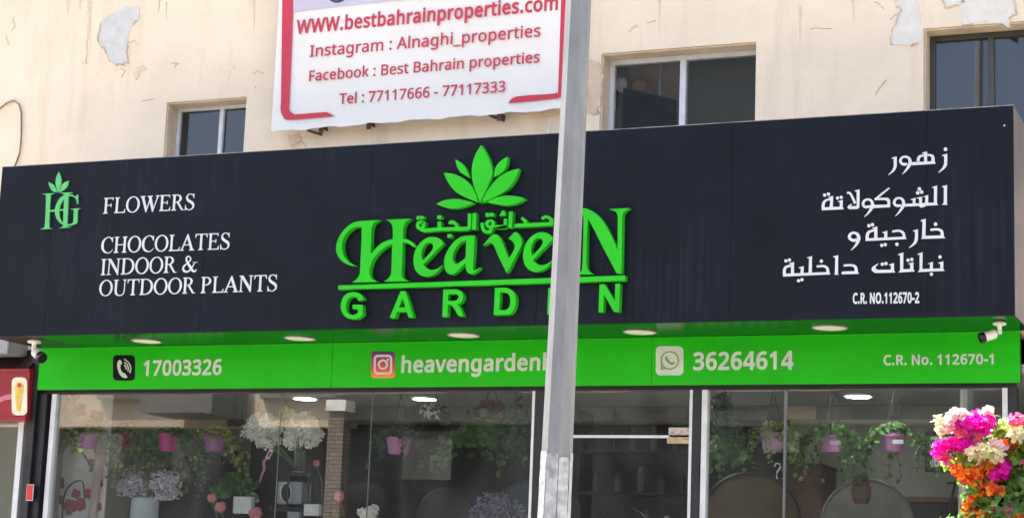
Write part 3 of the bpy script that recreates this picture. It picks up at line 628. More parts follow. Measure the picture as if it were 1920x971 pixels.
bbox('soffit_panel', 'black', sgn, SX0 + .004, -8.552, YS + .007, YW - .001, SZ0 - .004, SZ0 + .0)
bbox('side_panel', 'signside', sgn, SX1 - .005, SX1, YS + .0005, YW - .002, SZ0, SZ1 - .001)
bbox('top_trim', 'steeltrim', sgn, SX0, SX1, YS - .003, YS + .03, SZ1 + .0005, SZ1 + .0045)
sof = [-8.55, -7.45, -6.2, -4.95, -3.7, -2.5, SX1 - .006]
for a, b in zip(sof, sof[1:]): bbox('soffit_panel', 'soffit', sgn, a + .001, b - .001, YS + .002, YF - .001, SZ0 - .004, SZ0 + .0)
for px, py in ((275, 639), (562, 634), (869, 628), (1200, 622), (1556, 614)):
    v = Vector((px - 960, py - 485.5, F)); r = Vector((v.dot(AX), v.dot(AY), v.dot(AZ))); q = EYE + r * ((SZ0 - .006 - 1.6) / r.z)
    bm = B(); lathe(bm, q, [(.0, -.004), (.098, -.004), (.105, .0), (.105, .004)], 28); dl = put('downlight', bm, 'lens', sgn, smooth=False)
    bm = B(); tube(bm, [q + Vector((.108 * math.cos(R(k * 12)), .108 * math.sin(R(k * 12)), -.002)) for k in range(31)], .005, 6, False); put('trim_ring', bm, 'steeltrim', dl)

YL = YS - .05
fA = frame(620, 370, 10, YL); fB = frame(760, 430, 10, YL); fC = frame(890, 430, 10, YL); fD = frame(620, 520, 10, YL); fE = frame(800, 515, 9.6, YL)
fG = frame(1060, 510, 10.786, YL); fN = frame(1060, 380, 6.47, YL); fH = frame(800, 260, 6.935, YL)
LD = .056
def g3(name, pcs, fr, label, m='lettergreen', depth=LD, Y=YL, bev=.0): return shape(name, pcs, fr, Y, depth, m, sgn, bev, label)
g3('letter', [S('925,425c 520,450 380,500 240,620 150,760 108,890 103,1000 130,1090 200,1185 290,1245 370,1272 480,1285c 370,1235 290,1165 235,1070 212,950 215,860 250,750 330,640 430,570 520,548 580,560c 578,800 563,1100 547,1400 533,1460 480,1535 400,1595c 895,1583c 820,1555 760,1510 727,1420 735,1300 750,1000 757,750 765,590 790,510 850,450'),
   S('750,1062c 830,972 950,862 1080,802 1180,783 1340,776 1440,790 1540,850 1600,935c 1540,922 1470,872 1400,852 1330,850 1180,868 1080,902 980,962 870,1062 785,1180 735,1310 700,1330c 700,1100c'),
   S('1045,420c 1500,400c 1420,450 1375,530 1357,620 1350,850 1340,1200 1330,1440 1370,1520 1440,1560 1500,1571c 1000,1577c 1070,1530 1120,1460 1137,1380 1150,1000 1165,750 1165,600 1145,510 1100,455')], fA, 'tall raised green letter H with a swept hook')
EO = S('712,268c 690,225 620,165 520,142 420,155 300,230 200,360 155,520 155,640 190,760 270,850 390,885 500,860 600,790 700,665c 620,725 540,755 450,750 370,700 335,660c 520,465c')
EI = S('322,580c 300,480 310,400 340,320 390,265 450,250 500,270 520,320 500,390 420,485')
g3('letter', [[EO, EI]], fB, 'raised green letter e beside the H')
g3('letter', [[S('1300,115c 1180,118 1060,135 940,205 840,320 760,460 725,600 735,720 770,800 850,845 930,815 1040,715 1122,632c 1130,720 1160,800 1220,835 1280,825 1360,765 1402,708c 1330,755 1275,768c 1268,700 1285,400'), S('1140,208c 1060,235 980,300 920,390 885,490 890,560 920,620 960,645 1030,610 1130,530c')]], fB, 'raised green letter a')
g3('letter', [S('150,300c 230,210 310,120 380,92 450,120 500,200 540,300 580,400 640,540c 700,450 740,370 750,300 720,240 680,200 635,175c 700,100 760,52 805,70 850,130 880,200 880,270 840,370 780,480 700,640 600,822c 540,700 470,560 400,400 360,310 320,262 270,252 210,275')], fC, 'raised green letter v')
sh = lambda c: [(x + 2055, y - 88) for x, y in c]
g3('letter', [[sh(EO), sh(EI)]], fB, 'raised green letter e partly hidden by the pole')
g3('letter', [S('120,112c 160,80 210,68 260,75 340,110 420,180 490,280 550,390 610,510 632,577c 635,300 634,160 610,112 570,90 530,78c 775,66c 730,95 695,145 690,300 680,860c 620,855c 560,740 460,550 360,350 275,195c 262,400 255,700 262,785 300,845 350,865c 160,870c 190,830 205,770 215,500 220,200 213,150c 120,165c')], fN, 'tall raised green letter N at the end of the name')
g3('underline', [[(634, 535), (1172, 516.2), (1172, 526), (634, 542.6)]], frame(0, 0, 1, YL), 'raised green bar under the name')
g3('letter', [S('590,350 618,412c 520,440c 490,385 430,360 350,380 300,450 285,540 300,630 350,690 420,702 480,685 510,660c 510,595c 410,590c 410,510c 600,512c 600,700c 520,760 410,782 300,750 220,670 190,560 195,470 240,360 320,295 430,275 530,295')], fD, 'raised green letter G')
g3('letter', [[S('1310,255c 1400,255c 1548,748c 1460,750c 1425,642c 1240,647c 1205,760c 1105,755c'), S('1350,390c 1395,555c 1280,560c')]], fD, 'raised green letter A')
g3('letter', [[S('300,265c 530,262c 610,290 652,350 652,430 610,500 555,535c 600,590 660,742c 570,742c 500,620 440,550 385,540c 370,747c 280,757c'), S('385,350c 520,345 565,370 572,410 540,455 500,466 385,470c')]], fE, 'raised green letter R')
g3('letter', [[S('1230,235c 1440,232c 1540,285 1595,380 1602,480 1580,600 1520,690 1430,718c 1205,720c'), S('1320,315c 1430,320 1490,380 1505,470 1490,570 1440,625 1400,635c 1305,637c')]], fE, 'raised green letter D')
g3('letter', [[(1028, 540), (1061, 539), (1061, 546), (1037, 546.5), (1037, 560), (1059, 559.5), (1059, 567), (1036, 567.5), (1036, 581), (1061, 580.5), (1061, 588), (1026, 589)]], frame(0, 0, 1, YL), 'raised green letter E behind the pole')
g3('letter', [[(690, 250), (800, 245), (1000, 585), (1010, 235), (1108, 232), (1085, 800), (980, 800), (780, 450), (765, 805), (670, 810)]], fG, 'raised green letter N under the bar')
for nm, s in (('tall middle', '705,85c 770,185 822,300 855,420 840,500 780,650 690,835c 640,700 595,560 582,420 600,300 640,190'), ('upper left small', '370,270c 440,310 500,380 535,450 560,515c 500,480 430,430 390,360'),
              ('upper right small', '1050,235c 1040,330 1010,400 960,450 870,495c 880,430 900,360 960,290'), ('left', '220,445c 350,460 480,520 570,600 630,700 670,830c 540,780 400,710 310,620 250,520'),
              ('right', '1200,390c 1150,520 1060,640 950,720 820,790 715,830c 760,720 850,590 950,490 1080,420'), ('low left', '125,850c 210,805 330,785 450,790 610,830c 520,870 420,900 300,905 200,880'),
              ('low right', '1280,780c 1200,830 1100,860 1000,865 900,850 780,825c 870,775 980,745 1080,740 1200,755')):
    g3('lotus_leaf', [S(s)], fH, nm + ' leaf of the green lotus', bev=.004)
f3 = frame(760, 385, 10, YL); f5 = frame(890, 385, 10, YL)
g3('arabic_word', [K('335,310,62 255,325,60 228,372,60 250,425,62 310,432,62 338,372,60 335,310,62'), K('290,450,66 360,465,68 640,446,66 1100,437,70 1175,425,68 1198,390,66 1203,155,66'), K('636,305,66 640,440,66'),
   K('835,352,50 845,318,60 900,318,60 950,360,64 972,425,64'), [(1262, 147), (1332, 145), (1320, 452), (1250, 455)], [(212, 203), (272, 200), (272, 262), (212, 268)], [(280, 200), (340, 198), (340, 260), (280, 262)], [(600, 190), (676, 188), (676, 250), (600, 255)], [(790, 542), (870, 538), (870, 600), (790, 606)]], f3, 'raised green Arabic word on the left above the name')
g3('arabic_word', [K('1440,325,62 1442,400,64 1475,475,66 1535,498,66 1590,480,66 1612,420,60'), K('1592,285,55 1535,315,56 1530,372,56 1585,408,58 1638,372,58 1640,312,56 1592,285,55'), K('1600,402,64 1830,402,66 1870,375,62 1876,250,62'),
   [(1505, 145), (1575, 143), (1575, 208), (1505, 213)], [(1585, 143), (1655, 141), (1655, 206), (1585, 209)], [(1762, 198), (1815, 100), (1852, 93), (1885, 190)], [(1944, 120), (2015, 116), (2000, 420), (1930, 424)],
   [(2035, 412), (2060, 345), (2765, 313), (2765, 378)], K('2178,238,52 2225,275,60 2270,335,62'), K('2562,262,52 2610,218,52 2670,220,56 2730,270,64 2745,345,64')], f3, 'raised green Arabic word on the right above the name')
# HG monogram, flat cut vinyl
fI = frame(60, 310, 7.467, YS - .012)
for s in ('375,90c 405,170 408,240 385,320 365,380c 340,310 328,230 345,150', '228,235c 290,265 325,310 352,378c 290,365 250,310', '515,215c 495,290 450,340 375,382c 400,310 440,250'):
    g3('monogram_leaf', [S(s)], fI, None, 'hggreen', .011, YS - .012)
g3('monogram_letter', [S('135,400c 318,390c 270,410 258,440 245,640 240,850 262,880 298,886c 110,896c 160,875 178,840 190,640 195,440 180,410'), S('392,386c 575,378c 525,400 512,430 500,640 494,840 512,860 555,866c 370,882c 420,862 433,830 440,640 450,440 435,405'), [(243, 628), (441, 612), (441, 634), (243, 650)]], fI, 'green serif letter H of the monogram', 'hggreen', .011, YS - .012)
g3('monogram_letter', [S('630,412c 645,410c 645,545c 632,540c 615,470 570,437 520,432 450,470 400,550 380,650 395,750 440,810 500,825 560,815 580,790c 585,630c 570,620 530,612c 680,600c 650,618 640,640 632,805c 570,835 490,847 400,812 345,742 320,650 330,580 370,490 430,430 510,410 570,415 612,440')], fI, 'green serif letter G of the monogram', 'hggreen', .012, YS - .0135)

# serif capitals (unit cap height, y up)
def stem(x, w=.15, y0=0., y1=1., s=.10, top=1, bot=1):
    p = []
    if bot: p += [(x - s, y0), (x + w + s, y0), (x + w + s, y0 + .035), (x + w + .02, y0 + .075), (x + w, y0 + .12)]
    else: p += [(x, y0), (x + w, y0)]
    if top: p += [(x + w, y1 - .12), (x + w + .02, y1 - .075), (x + w + s, y1 - .035), (x + w + s, y1), (x - s, y1), (x - s, y1 - .035), (x - .02, y1 - .075), (x, y1 - .12)]
    else: p += [(x + w, y1), (x, y1)]
    if bot: p += [(x, y0 + .12), (x - .02, y0 + .075), (x - s, y0 + .035)]
    return p
def ell(cx, cy, rx, ry, n=28): return [(cx + rx * math.cos(2 * math.pi * k / n), cy + ry * math.sin(2 * math.pi * k / n)) for k in range(n)]
def bowl(x, yc, rx, ry, wi, th):  # right half bowl with inner cut
    o = [(x, yc - ry)] + [(x + (rx) * (.25 + .75 * math.sin(t)), yc - ry * math.cos(t)) for t in [math.pi * k / 14 for k in range(15)]] + [(x, yc + ry)]
    i = [(x, yc + ry - th)] + [(x + (rx - wi) * (.25 + .75 * math.sin(t)), yc + (ry - th) * math.cos(t)) for t in [math.pi * k / 14 for k in range(15)]] + [(x, yc - ry + th)]
    return o + i
TH = .055
def arm(x0, x1, y, up, tip=.17):  # horizontal arm with a beak
    if up: return [(x0, y), (x1, y), (x1 + .012, y + tip), (x1 - .025, y + tip), (x1 - .085, y + TH + .01), (x0, y + TH)]
    return [(x0, y), (x1, y), (x1 + .005, y - tip), (x1 - .03, y - tip), (x1 - .085, y - TH - .01), (x0, y - TH)]
def mid(x0, x1, y): return [(x0, y - .028), (x1 - .06, y - .028), (x1 - .035, y - .12), (x1, y - .12), (x1, y + .12), (x1 - .035, y + .12), (x1 - .06, y + .028), (x0, y + .028)]
def O_(w): return [[ell(w / 2, .5, w / 2 - .02, .52), ell(w / 2, .5, w / 2 - .17, .46)]]
def sk(s): return stroke(s, seg=5)
GL = {
 'F': (.82, lambda: [stem(.14), arm(.28, .74, 1, 0), mid(.28, .62, .52)]),
 'L': (.86, lambda: [stem(.14), arm(.28, .82, 0, 1, .24)]),
 'E': (.88, lambda: [stem(.14), arm(.28, .76, 1, 0), mid(.28, .62, .52), arm(.28, .82, 0, 1, .24)]),
 'O': (1.04, lambda: O_(1.04)),
 'I': (.50, lambda: [stem(.175)]),
 'H': (1.04, lambda: [stem(.14), stem(.75), [(.28, .47), (.76, .47), (.76, .525), (.28, .525)]]),
 'T': (.92, lambda: [stem(.385), [(.04, 1), (.88, 1), (.90, .76), (.865, .76), (.80, .925), (.70, .945), (.22, .945), (.12, .925), (.055, .76), (.02, .76)]]),
 'P': (.82, lambda: [stem(.14), bowl(.28, .735, .47, .265, .15, TH)]),
 'D': (1.04, lambda: [stem(.14), bowl(.28, .5, .72, .5, .16, TH)]),
 'R': (.96, lambda: [stem(.14), bowl(.28, .745, .46, .255, .15, TH), [(.40, .50), (.56, .50), (.84, .08), (.90, .035), (.98, .035), (.98, 0), (.76, 0)]]),
 'U': (1.04, lambda: [[(.04, 1), (.04, .965), (.14, .92), (.14, .34), (.17, .16), (.27, .03), (.44, -.025), (.62, -.025), (.78, .04), (.87, .18), (.89, .36), (.89, .92), (1.0, .965), (1.0, 1), (.72, 1), (.72, .965), (.825, .92), (.825, .36), (.80, .18), (.72, .07), (.57, .035), (.44, .05), (.34, .13), (.29, .3), (.29, .92), (.40, .965), (.40, 1)]]),
 'N': (1.04, lambda: [[(.02, 0), (.02, .035), (.12, .07), (.135, .90), (.02, .965), (.02, 1), (.28, 1), (.80, .30), (.80, .93), (.70, .965), (.70, 1), (1.0, 1), (1.0, .965), (.88, .93), (.88, -.02), (.82, -.02), (.20, .82), (.20, .07), (.32, .035), (.32, 0)]]),
 'A': (1.04, lambda: [[[(.0, 0), (.0, .035), (.09, .08), (.49, 1.01), (.55, 1.01), (.94, .08), (1.04, .035), (1.04, 0), (.66, 0), (.66, .035), (.76, .07), (.66, .32), (.28, .32), (.18, .07), (.29, .035), (.29, 0)], [(.31, .375), (.635, .375), (.475, .77)]]]),
 'W': (1.38, lambda: [[(.0, 1), (.0, .965), (.09, .92), (.44, -.02), (.49, -.02), (.70, .60), (.92, -.02), (.97, -.02), (1.30, .92), (1.38, .965), (1.38, 1), (1.12, 1), (1.12, .965), (1.22, .92), (1.0, .25), (.80, .92), (.90, .965), (.90, 1), (.52, 1), (.52, .965), (.61, .92), (.66, .75), (.515, .26), (.27, .92), (.36, .965), (.36, 1)]]),
 'C': (.96, lambda: [smooth_closed('.88,.98c .84,.98c .82,.955 .78,.95 .68,1.0 .52,1.02 .26,.93 .08,.74 .03,.5 .08,.26 .26,.06 .53,-.02 .75,.03 .92,.20c .90,.225c .76,.09 .58,.04 .40,.1 .25,.26 .20,.5 .25,.76 .38,.92 .54,.965 .72,.9 .84,.68c .875,.68c', 4)]),
 'S': (.80, lambda: [smooth_closed('.66,1.01c .625,1.01c .60,.965 .56,.965 .48,1.0 .39,1.02 .22,.98 .11,.86 .10,.70 .18,.56 .36,.44 .52,.34 .58,.24 .56,.12 .46,.05 .34,.03 .22,.08 .13,.19 .095,.32c .06,.32c .065,-.015c .10,-.015c .13,.035 .20,.02 .28,-.015 .38,-.025 .55,.02 .68,.13 .71,.29 .66,.43 .52,.54 .34,.64 .22,.75 .22,.87 .30,.95 .41,.965 .52,.92 .61,.82 .635,.71c .67,.71c', 3)]),
 '&': (1.16, lambda: [sk('.94,.58,.05 .84,.42,.06 .66,.16,.08 .44,.03,.10 .24,.06,.12 .12,.22,.13 .20,.40,.10 .40,.54,.07 .56,.66,.07'), sk('.55,.65,.07 .62,.80,.09 .53,.94,.07 .40,.96,.08 .31,.84,.10 .36,.66,.13 .60,.34,.16 .80,.10,.15 .96,.03,.10 1.10,.16,.03'), [(.76, .60), (1.12, .60), (1.12, .57), (.76, .57)]]),
}
def serif_line(s, bl, br, top, label):
    Y = YS - .003; a, b = P(*bl, Y), P(*br, Y); h = P(bl[0], top, Y).z - a.z
    tot = sum(GL[c][0] if c != ' ' else .36 for c in s); sx = (b.x - a.x) / tot; dz = (b.z - a.z) / (b.x - a.x); x = 0; i = 0
    for c in s:
        if c == ' ': x += .36; continue
        bm = B()
        for pc in GL[c][1]():
            if isinstance(pc[0], tuple): pc = [pc]
            i = (i + 1) % 6
            flat([[(a.x + (x + u) * sx, a.z + v * h + (x + u) * sx * dz) for u, v in ct] for ct in pc], Y - i * .0002, .0029 + i * .0002, bm)
        x += GL[c][0]
        put('letter', bm, 'whitevinyl', sgn, label='white serif letter ' + c + ' of ' + s)
serif_line('FLOWERS', (192, 400.8), (366, 393), 371.5, 'white serif word FLOWERS')
serif_line('CHOCOLATES', (188, 475), (432, 467), 445.2, 'white serif word CHOCOLATES')
serif_line('INDOOR &', (186.5, 516), (370, 509.5), 486, 'white serif words INDOOR &')
serif_line('OUTDOOR PLANTS', (184.5, 555), (521, 545.3), 525.5, 'white serif words OUTDOOR PLANTS')
# Arabic lines
YA = YS - .003
class ADot(list): pass
def dots(*a): return [ADot(circ(x, y, r)) for x, y, r in a]
def ar(ox, oy, s, pcs, label):
    shape('arabic_word', [p for p in pcs if not isinstance(p, ADot)], frame(ox, oy, s, YA), YA, .0029, 'whitevinyl', sgn, 0, label)
    for p in pcs:
        if isinstance(p, ADot): shape('arabic_dot', [list(p)], frame(ox, oy, s, YA), YA, .0029, 'whitevinyl', sgn)
ar(1650, 270, 12.8, [S('1490,268c 1612,234c 1612,480 1590,540 1530,610 1410,690c 1397,680c 1480,590 1530,500 1540,420 1538,292c 1490,286c'), S('750,440c 1230,418c 1310,420c 1340,465c 1310,478c 740,515c'),
   K('1120,272,46 1200,268,50 1258,300,68 1272,360,76 1272,430,76'), K('1065,280,44 985,288,52 930,330,62 913,415,70'), S('1010,212c 1130,182c 1130,425c 1058,430c 1060,240c 1018,238c'),
   K('655,475,46 600,492,62 525,475,62 490,405,62 530,330,52 610,308,50 690,340,62 722,410,76 712,490,74 655,590,56 590,672,30 532,725,8'), S('285,330c 400,305c 402,500 385,580 330,660 215,745c 200,738c 280,650 325,560 330,450 328,358c 285,352c')] + dots((1572, 128, 43)), 'white Arabic word, first of the four lines')
ar(1650, 340, 13.714, [S('1590,132c 1725,96c 1722,540 1745,602c 1590,602c 1630,560 1640,500 1642,162c 1600,152c'), S('1340,150c 1470,112c 1465,540 1500,600c 1470,613c 630,650c 640,582c 1385,548c 1390,172c 1345,166c'),
   S('1110,390c 1240,352c 1238,560c 1180,630 1120,662 1040,676c 1010,640c 1060,605 1140,570 1163,510 1165,402c 1120,400c'), S('940,425c 1085,395c 1075,600c 1010,612c 1005,442c 950,440c'), S('780,465c 915,425c 905,592c 840,594c 845,480c 785,476c'),
   K('545,612,50 470,630,64 392,608,66 365,540,66 408,455,56 490,430,50 570,462,62 606,540,80 598,625,80 540,730,60 470,820,36 392,898,8'),
   S('140,165c 185,180c -40,430c 100,425 170,460 185,520 185,665c -280,690c -240,612c 110,602c 115,540 90,500 20,482 -130,487c -145,450c'.replace('140,165c 185,180c', '215,165c 260,178c').replace('100,425 170,460 185,520 185,665c', '175,425 240,455 262,520 260,668c').replace('110,602c 115,540 90,500 20,482', '185,602c 190,540 165,500 95,482'))] + dots((1012, 197, 46), (970, 297, 46), (1070, 277, 46)), 'white Arabic letters at the start of the second line')
ar(1530, 340, 13.714, [K('1388,638,52 1300,660,68 1228,638,66 1210,568,66 1250,492,56 1340,466,50 1420,500,62 1452,580,80 1440,665,80 1380,765,58 1310,850,34 1238,915,8'),
   S('990,242c 1120,205c 1115,620 1095,690 1040,713c 850,716c 800,670c 860,605 935,575c 885,641c 1040,633c 1047,600c 1045,262c 1000,260c'), K('798,300,48 862,298,52 915,370,56 1010,570,62'),
   S('560,513c 690,480c 685,655c 715,718c 150,746c 150,680c 215,670c 610,656c 615,532c 565,524c'), K('185,700,74 186,600,72 220,520,60 290,476,50 380,465,48'), S('310,407c 440,378c 432,672c 345,672c 365,560c 370,432c 320,417c')] + dots((220, 355, 42), (318, 328, 42), (553, 430, 41), (647, 412, 41)), 'white Arabic letters at the end of the second line')
ar(1580, 400, 9.143, [K('1503,282,36 1620,274,38 1690,300,46 1705,360,54 1705,415,55'), S('1345,437c 1380,387c 1680,378c 1727,382c 1760,426c'), S('1335,118c 1425,92c 1418,400c 1360,402c 1370,150c 1340,131c'),
   S('1205,297c 1290,272c 1290,420 1275,490 1230,540 1145,592c 1135,587c 1200,520 1230,460 1240,380 1238,312c 1210,308c'), K('850,312,34 960,298,36 1030,328,44 1050,380,50 1052,430,50'), S('395,475c 395,430c 1040,402c 1076,406c 1098,440c'),
   S('680,326c 765,298c 765,412c 710,418c 715,342c 685,333c'), K('420,455,48 424,370,50 458,315,42 545,290,36'), S('505,252c 595,225c 595,422c 540,424c 545,267c 510,260c'),
   K('242,448,42 190,465,48 132,440,50 115,398,50 142,350,42 192,334,40 250,357,50 275,412,58 264,480,52 215,560,34 143,632,6')] + dots((1592, 185, 31), (930, 530, 30), (670, 548, 29), (730, 535, 29), (450, 213, 30), (510, 193, 30)), 'white Arabic words, third of the four lines')
ar(1460, 465, 12, [K('1460,392,46 1620,385,48 1710,408,58 1740,465,68 1744,535,70'), S('1420,590c 1415,545c 1445,527c 1740,517c 1777,527c 1810,578c'), S('1225,187c 1340,158c 1335,555 1365,596c 1235,599c 1265,560 1272,222c 1230,202c'),
   S('100,640c 100,580c 1060,540c 1140,542c 1165,592c'), K('855,415,48 1000,405,50 1080,438,58 1105,500,66 1105,570,68'), S('640,212c 750,180c 745,562c 675,564c 685,232c 645,227c'), S('450,437c 565,408c 560,572c 490,576c 500,457c 455,450c'),
   K('130,615,64 130,500,64 168,425,52 280,398,44'), S('235,347c 345,313c 345,582c 275,584c 285,372c 240,360c')] + dots((960, 295, 38), (447, 733, 37), (524, 710, 37), (162, 288, 38), (240, 270, 38)), 'white Arabic word on the left of the fourth line')
ar(1620, 465, 12, [S('1665,332c 1785,298c 1782,460c 1815,512c 1215,540c 1215,530c 1255,482c 1310,471c 1715,457c 1715,352c 1670,344c'), S('1430,350c 1550,308c 1548,482c 1480,484c 1485,352c 1435,357c'), S('1205,132c 1320,93c 1312,490c 1250,500c 1252,147c 1210,147c'),
   S('990,352c 1112,315c 1110,482c 1145,525c 780,550c 780,540c 820,490c 880,477c 1035,472c 1040,362c 995,362c'), S('765,142c 885,99c 882,492c 815,500c 812,162c 770,157c'),
   S('560,372c 675,335c 675,500c 705,548c 290,560 220,540 172,490 200,420 320,345c 325,355c 265,420 262,462 320,490c 605,487c 605,387c 565,384c')] + dots((1710, 200, 38), (1515, 587, 38), (990, 272, 38), (1073, 255, 38), (412, 362, 38), (492, 348, 38)), 'white Arabic word on the right of the fourth line')
textline('lettering', 'C.R. NO.112670-2', (1599, 568.5), (1723.5, 567), 549, YA, 'whitevinyl', sgn, .035, .0028, 'white registration line C.R. NO.112670-2')

# ------------------------------------------------------------------ green fascia
FX0, FX1, FZ0, FZ1 = -8.954, -1.668, 3.036, SZ0 - .006
fas = thing('green_fascia', (-5.3, 12.1, FZ0), 'bright green fascia strip with white numbers above the shop windows', 'sign')
fs = [FX0] + [P(x, 690, YF).x for x in (622, 1222)] + [FX1]
for a, b in zip(fs, fs[1:]): bbox('fascia_panel', 'fascia', fas, a + .0015, b - .0015, YF, YF + .01, FZ0, FZ1)
bbox('backing', 'black', fas, FX0 + .004, FX1 - .004, YF + .0105, YG - .01, FZ0 + .01, FZ1 - .004)
for k, (sx_, sz_) in enumerate(((SX1 - .055, SZ1 - .12),)):
    bm = B(); lathe(bm, (sx_, YS - .003, sz_), [(0, -.0025), (.005, -.0025), (.006, .0025), (0, .0025)], 8, Matrix.Rotation(R(-90), 4, 'X').to_3x3()); put('screw', bm, 'alu', sgn)
YT = YF - .003
ft = frame(0, 0, 1, YT)
textline('lettering', '17003326', (267.7, 703.3), (415, 701), 675.3, YT, 'whitevinyl2', fas, .028, label='character %s of the white number 17003326', split=True)
textline('lettering', 'heavengardenb', (752, 697.5), (1038, 692.5), 667.5, YT, 'whitevinyl2', fas, .028, label='letter %s of the white word heavengardenb', split=True)
textline('lettering', '36264614', (1299, 692.3), (1488, 690.5), 660, YT, 'whitevinyl2', fas, .028, label='character %s of the white number 36264614', split=True)
textline('lettering', 'C.R. No. 112670-1', (1656.5, 683.5), (1863, 681.5), 665, YT, 'whitevinyl2', fas, .03, label='character %s of the white line C.R. No. 112670-1', split=True)
f1 = frame(200, 650, 8.348, YT); f2 = frame(680, 645, 8.727, YT); f4 = frame(1210, 640, 6.62, YT)
ic = shape('phone_icon', [rrect(98, 130, 440, 527, 60)], f1, YT, .0029, 'blackvinyl', fas, 0, 'black rounded telephone icon')
shape('handset', [K('225,225,60 200,250,66 188,310,46 208,385,46 245,435,62 290,450,76 305,445,66'), K('274,282,20 298,312,20 300,352,20'), K('276,238,18 326,290,18 338,345,18 330,385,18'), K('272,190,17 342,245,17 376,325,17 362,410,17')], frame(200, 650, 8.348, YT - .003), YT - .003, .0028, 'whitevinyl2', ic)
ic = shape('camera_icon', [rrect(138, 118, 528, 552, 55)], f2, YT, .0029, 'insta', fas, 0, 'rounded photo app icon in purple to orange')
def ringc(cx, cy, r, w): return [circ(cx, cy, r + w / 2, 28), circ(cx, cy, r - w / 2, 28)]
shape('camera_outline', [[rrect(182, 172, 480, 495, 62), rrect(214, 207, 448, 460, 38)], ringc(330, 332, 68, 32), circ(412, 253, 19)], frame(680, 645, 8.727, YT - .003), YT - .003, .0028, 'whitevinyl2', ic)
ic = shape('chat_icon', [rrect(130, 58, 472, 417, 55)], f4, YT, .0029, 'whitevinyl2', fas, 0, 'white rounded chat icon')
shape('speech_bubble', [ringc(302, 234, 108, 15), [(186, 352), (200, 275), (212, 292), (205, 335), (250, 322), (262, 338)], K('258,185,14 262,215,30 290,255,24 320,275,24 345,268,28 355,258,14')], frame(1210, 640, 6.62, YT - .003), YT - .003, .0028, 'icongreen', ic)

# ------------------------------------------------------------------ estate agent's banner
YB = 12.12
bn = thing('estate_banner', (-6.0, YB, 4.98), 'white banner with red letters fixed to the wall above the sign', 'banner')
bl, brr = P(508, 247, YB), P(1056, 204, YB); tl = P(520, 0, YB)
bm = B(); nx = 40; top = []; rows = [[] for _ in range(9)]
for i in range(nx + 1):
    t = i / nx; x = bl.x + (brr.x - bl.x) * t; zb = bl.z + (brr.z - bl.z) * t + .006 * math.sin(t * 40) + .004 * math.sin(t * 93)
    for j in range(9):
        s = j / 8; z = zb + (6.7 - zb) * s; rows[j].append(bm.verts.new((x - .02 * s * 0, YB + .004 * math.sin(t * 9 + s * 5), z)))
for j in range(8):
    for i in range(nx): bm.faces.new((rows[j][i], rows[j][i + 1], rows[j + 1][i + 1], rows[j + 1][i]))
put('banner_sheet', bm, 'banner', bn, smooth=False)
YP = YB - .008
fb = frame(480, 0, 2.909, YP)
def pr(name, pcs, m, label=None, k=0): shape(name, pcs, frame(480, 0, 2.909, YP - k), YP - k, .003, m, bn, 0, label)
pr('printed_border', [S('152,-700c 204,-700c 203,0c 192,300c 180,560c 180,600 210,625c 385,612c 428,634c 190,654 150,640 134,600 136,560c')], 'bannerred', 'thick red border down the left side')
pr('printed_border', [S('1682,-700c 1690,-700c 1662,0c 1690,-700c'), S('1688,-700c 1710,-700c 1688,0c 1664,480 1658,530 1600,542 1375,564c 1420,528 1600,514 1640,505 1648,480 1664,0c')][1:], 'bannerred', 'thin red border down the right side')
pr('printed_band', [[(204, -330), (1664, -560), (1664, -130), (900, -12), (203, 66)]], 'bannermauve', 'mauve band across the banner')
pr('printed_badge', [circ(440, -42, 68, 32)], 'whitevinyl', None, .003)
pr('printed_badge', [[circ(440, -42, 60, 32), circ(440, -42, 44, 32)], circ(440, -42, 34, 24)], 'bannernavy', 'navy round badge cut off by the picture edge', .006)
def bt(s, x0, y0, x1, y1, top, bold, lab): textline('lettering', s, (480 + x0 / 2.909, y0 / 2.909), (480 + x1 / 2.909, y1 / 2.909), top / 2.909, YP, 'bannerred', bn, bold, .003, lab)
bt('WWW.bestbahrainproperties.com', 218, 186, 1645, 52, 112, .022, 'red web address line')
bt('Instagram : Alnaghi_properties', 292, 312, 1550, 199, 250, .008, 'red line Instagram : Alnaghi_properties')
bt('Facebook : Best Bahrain properties', 288, 444, 1545, 340, 388, .008, 'red line Facebook : Best Bahrain properties')
bt('Tel : 77117666 - 77117333', 452, 568, 1357, 500, 512, .008, 'red telephone line')
for x, y, l in ((575, 243, 1), (598, 241, 0), (687, 234, 0), (918, 216, 1), (932, 218, 0)):
    q = P(x, y, YB + .03); bm = B()
    if l: tube(bm, [q + Vector((-.04, -.01, .03)), q + Vector((.02, .0, -.012)), q + Vector((.07, YW - YB - .03, -.02))], .012, 5)
    else: box(bm, q.x, q.x + .035, q.y, q.y + .008, q.z - .035, q.z + .05); box(bm, q.x + .012, q.x + .02, q.y + .0085, YW, q.z + .0, q.z + .03)
    put('bracket', bm, 'rust', bn)

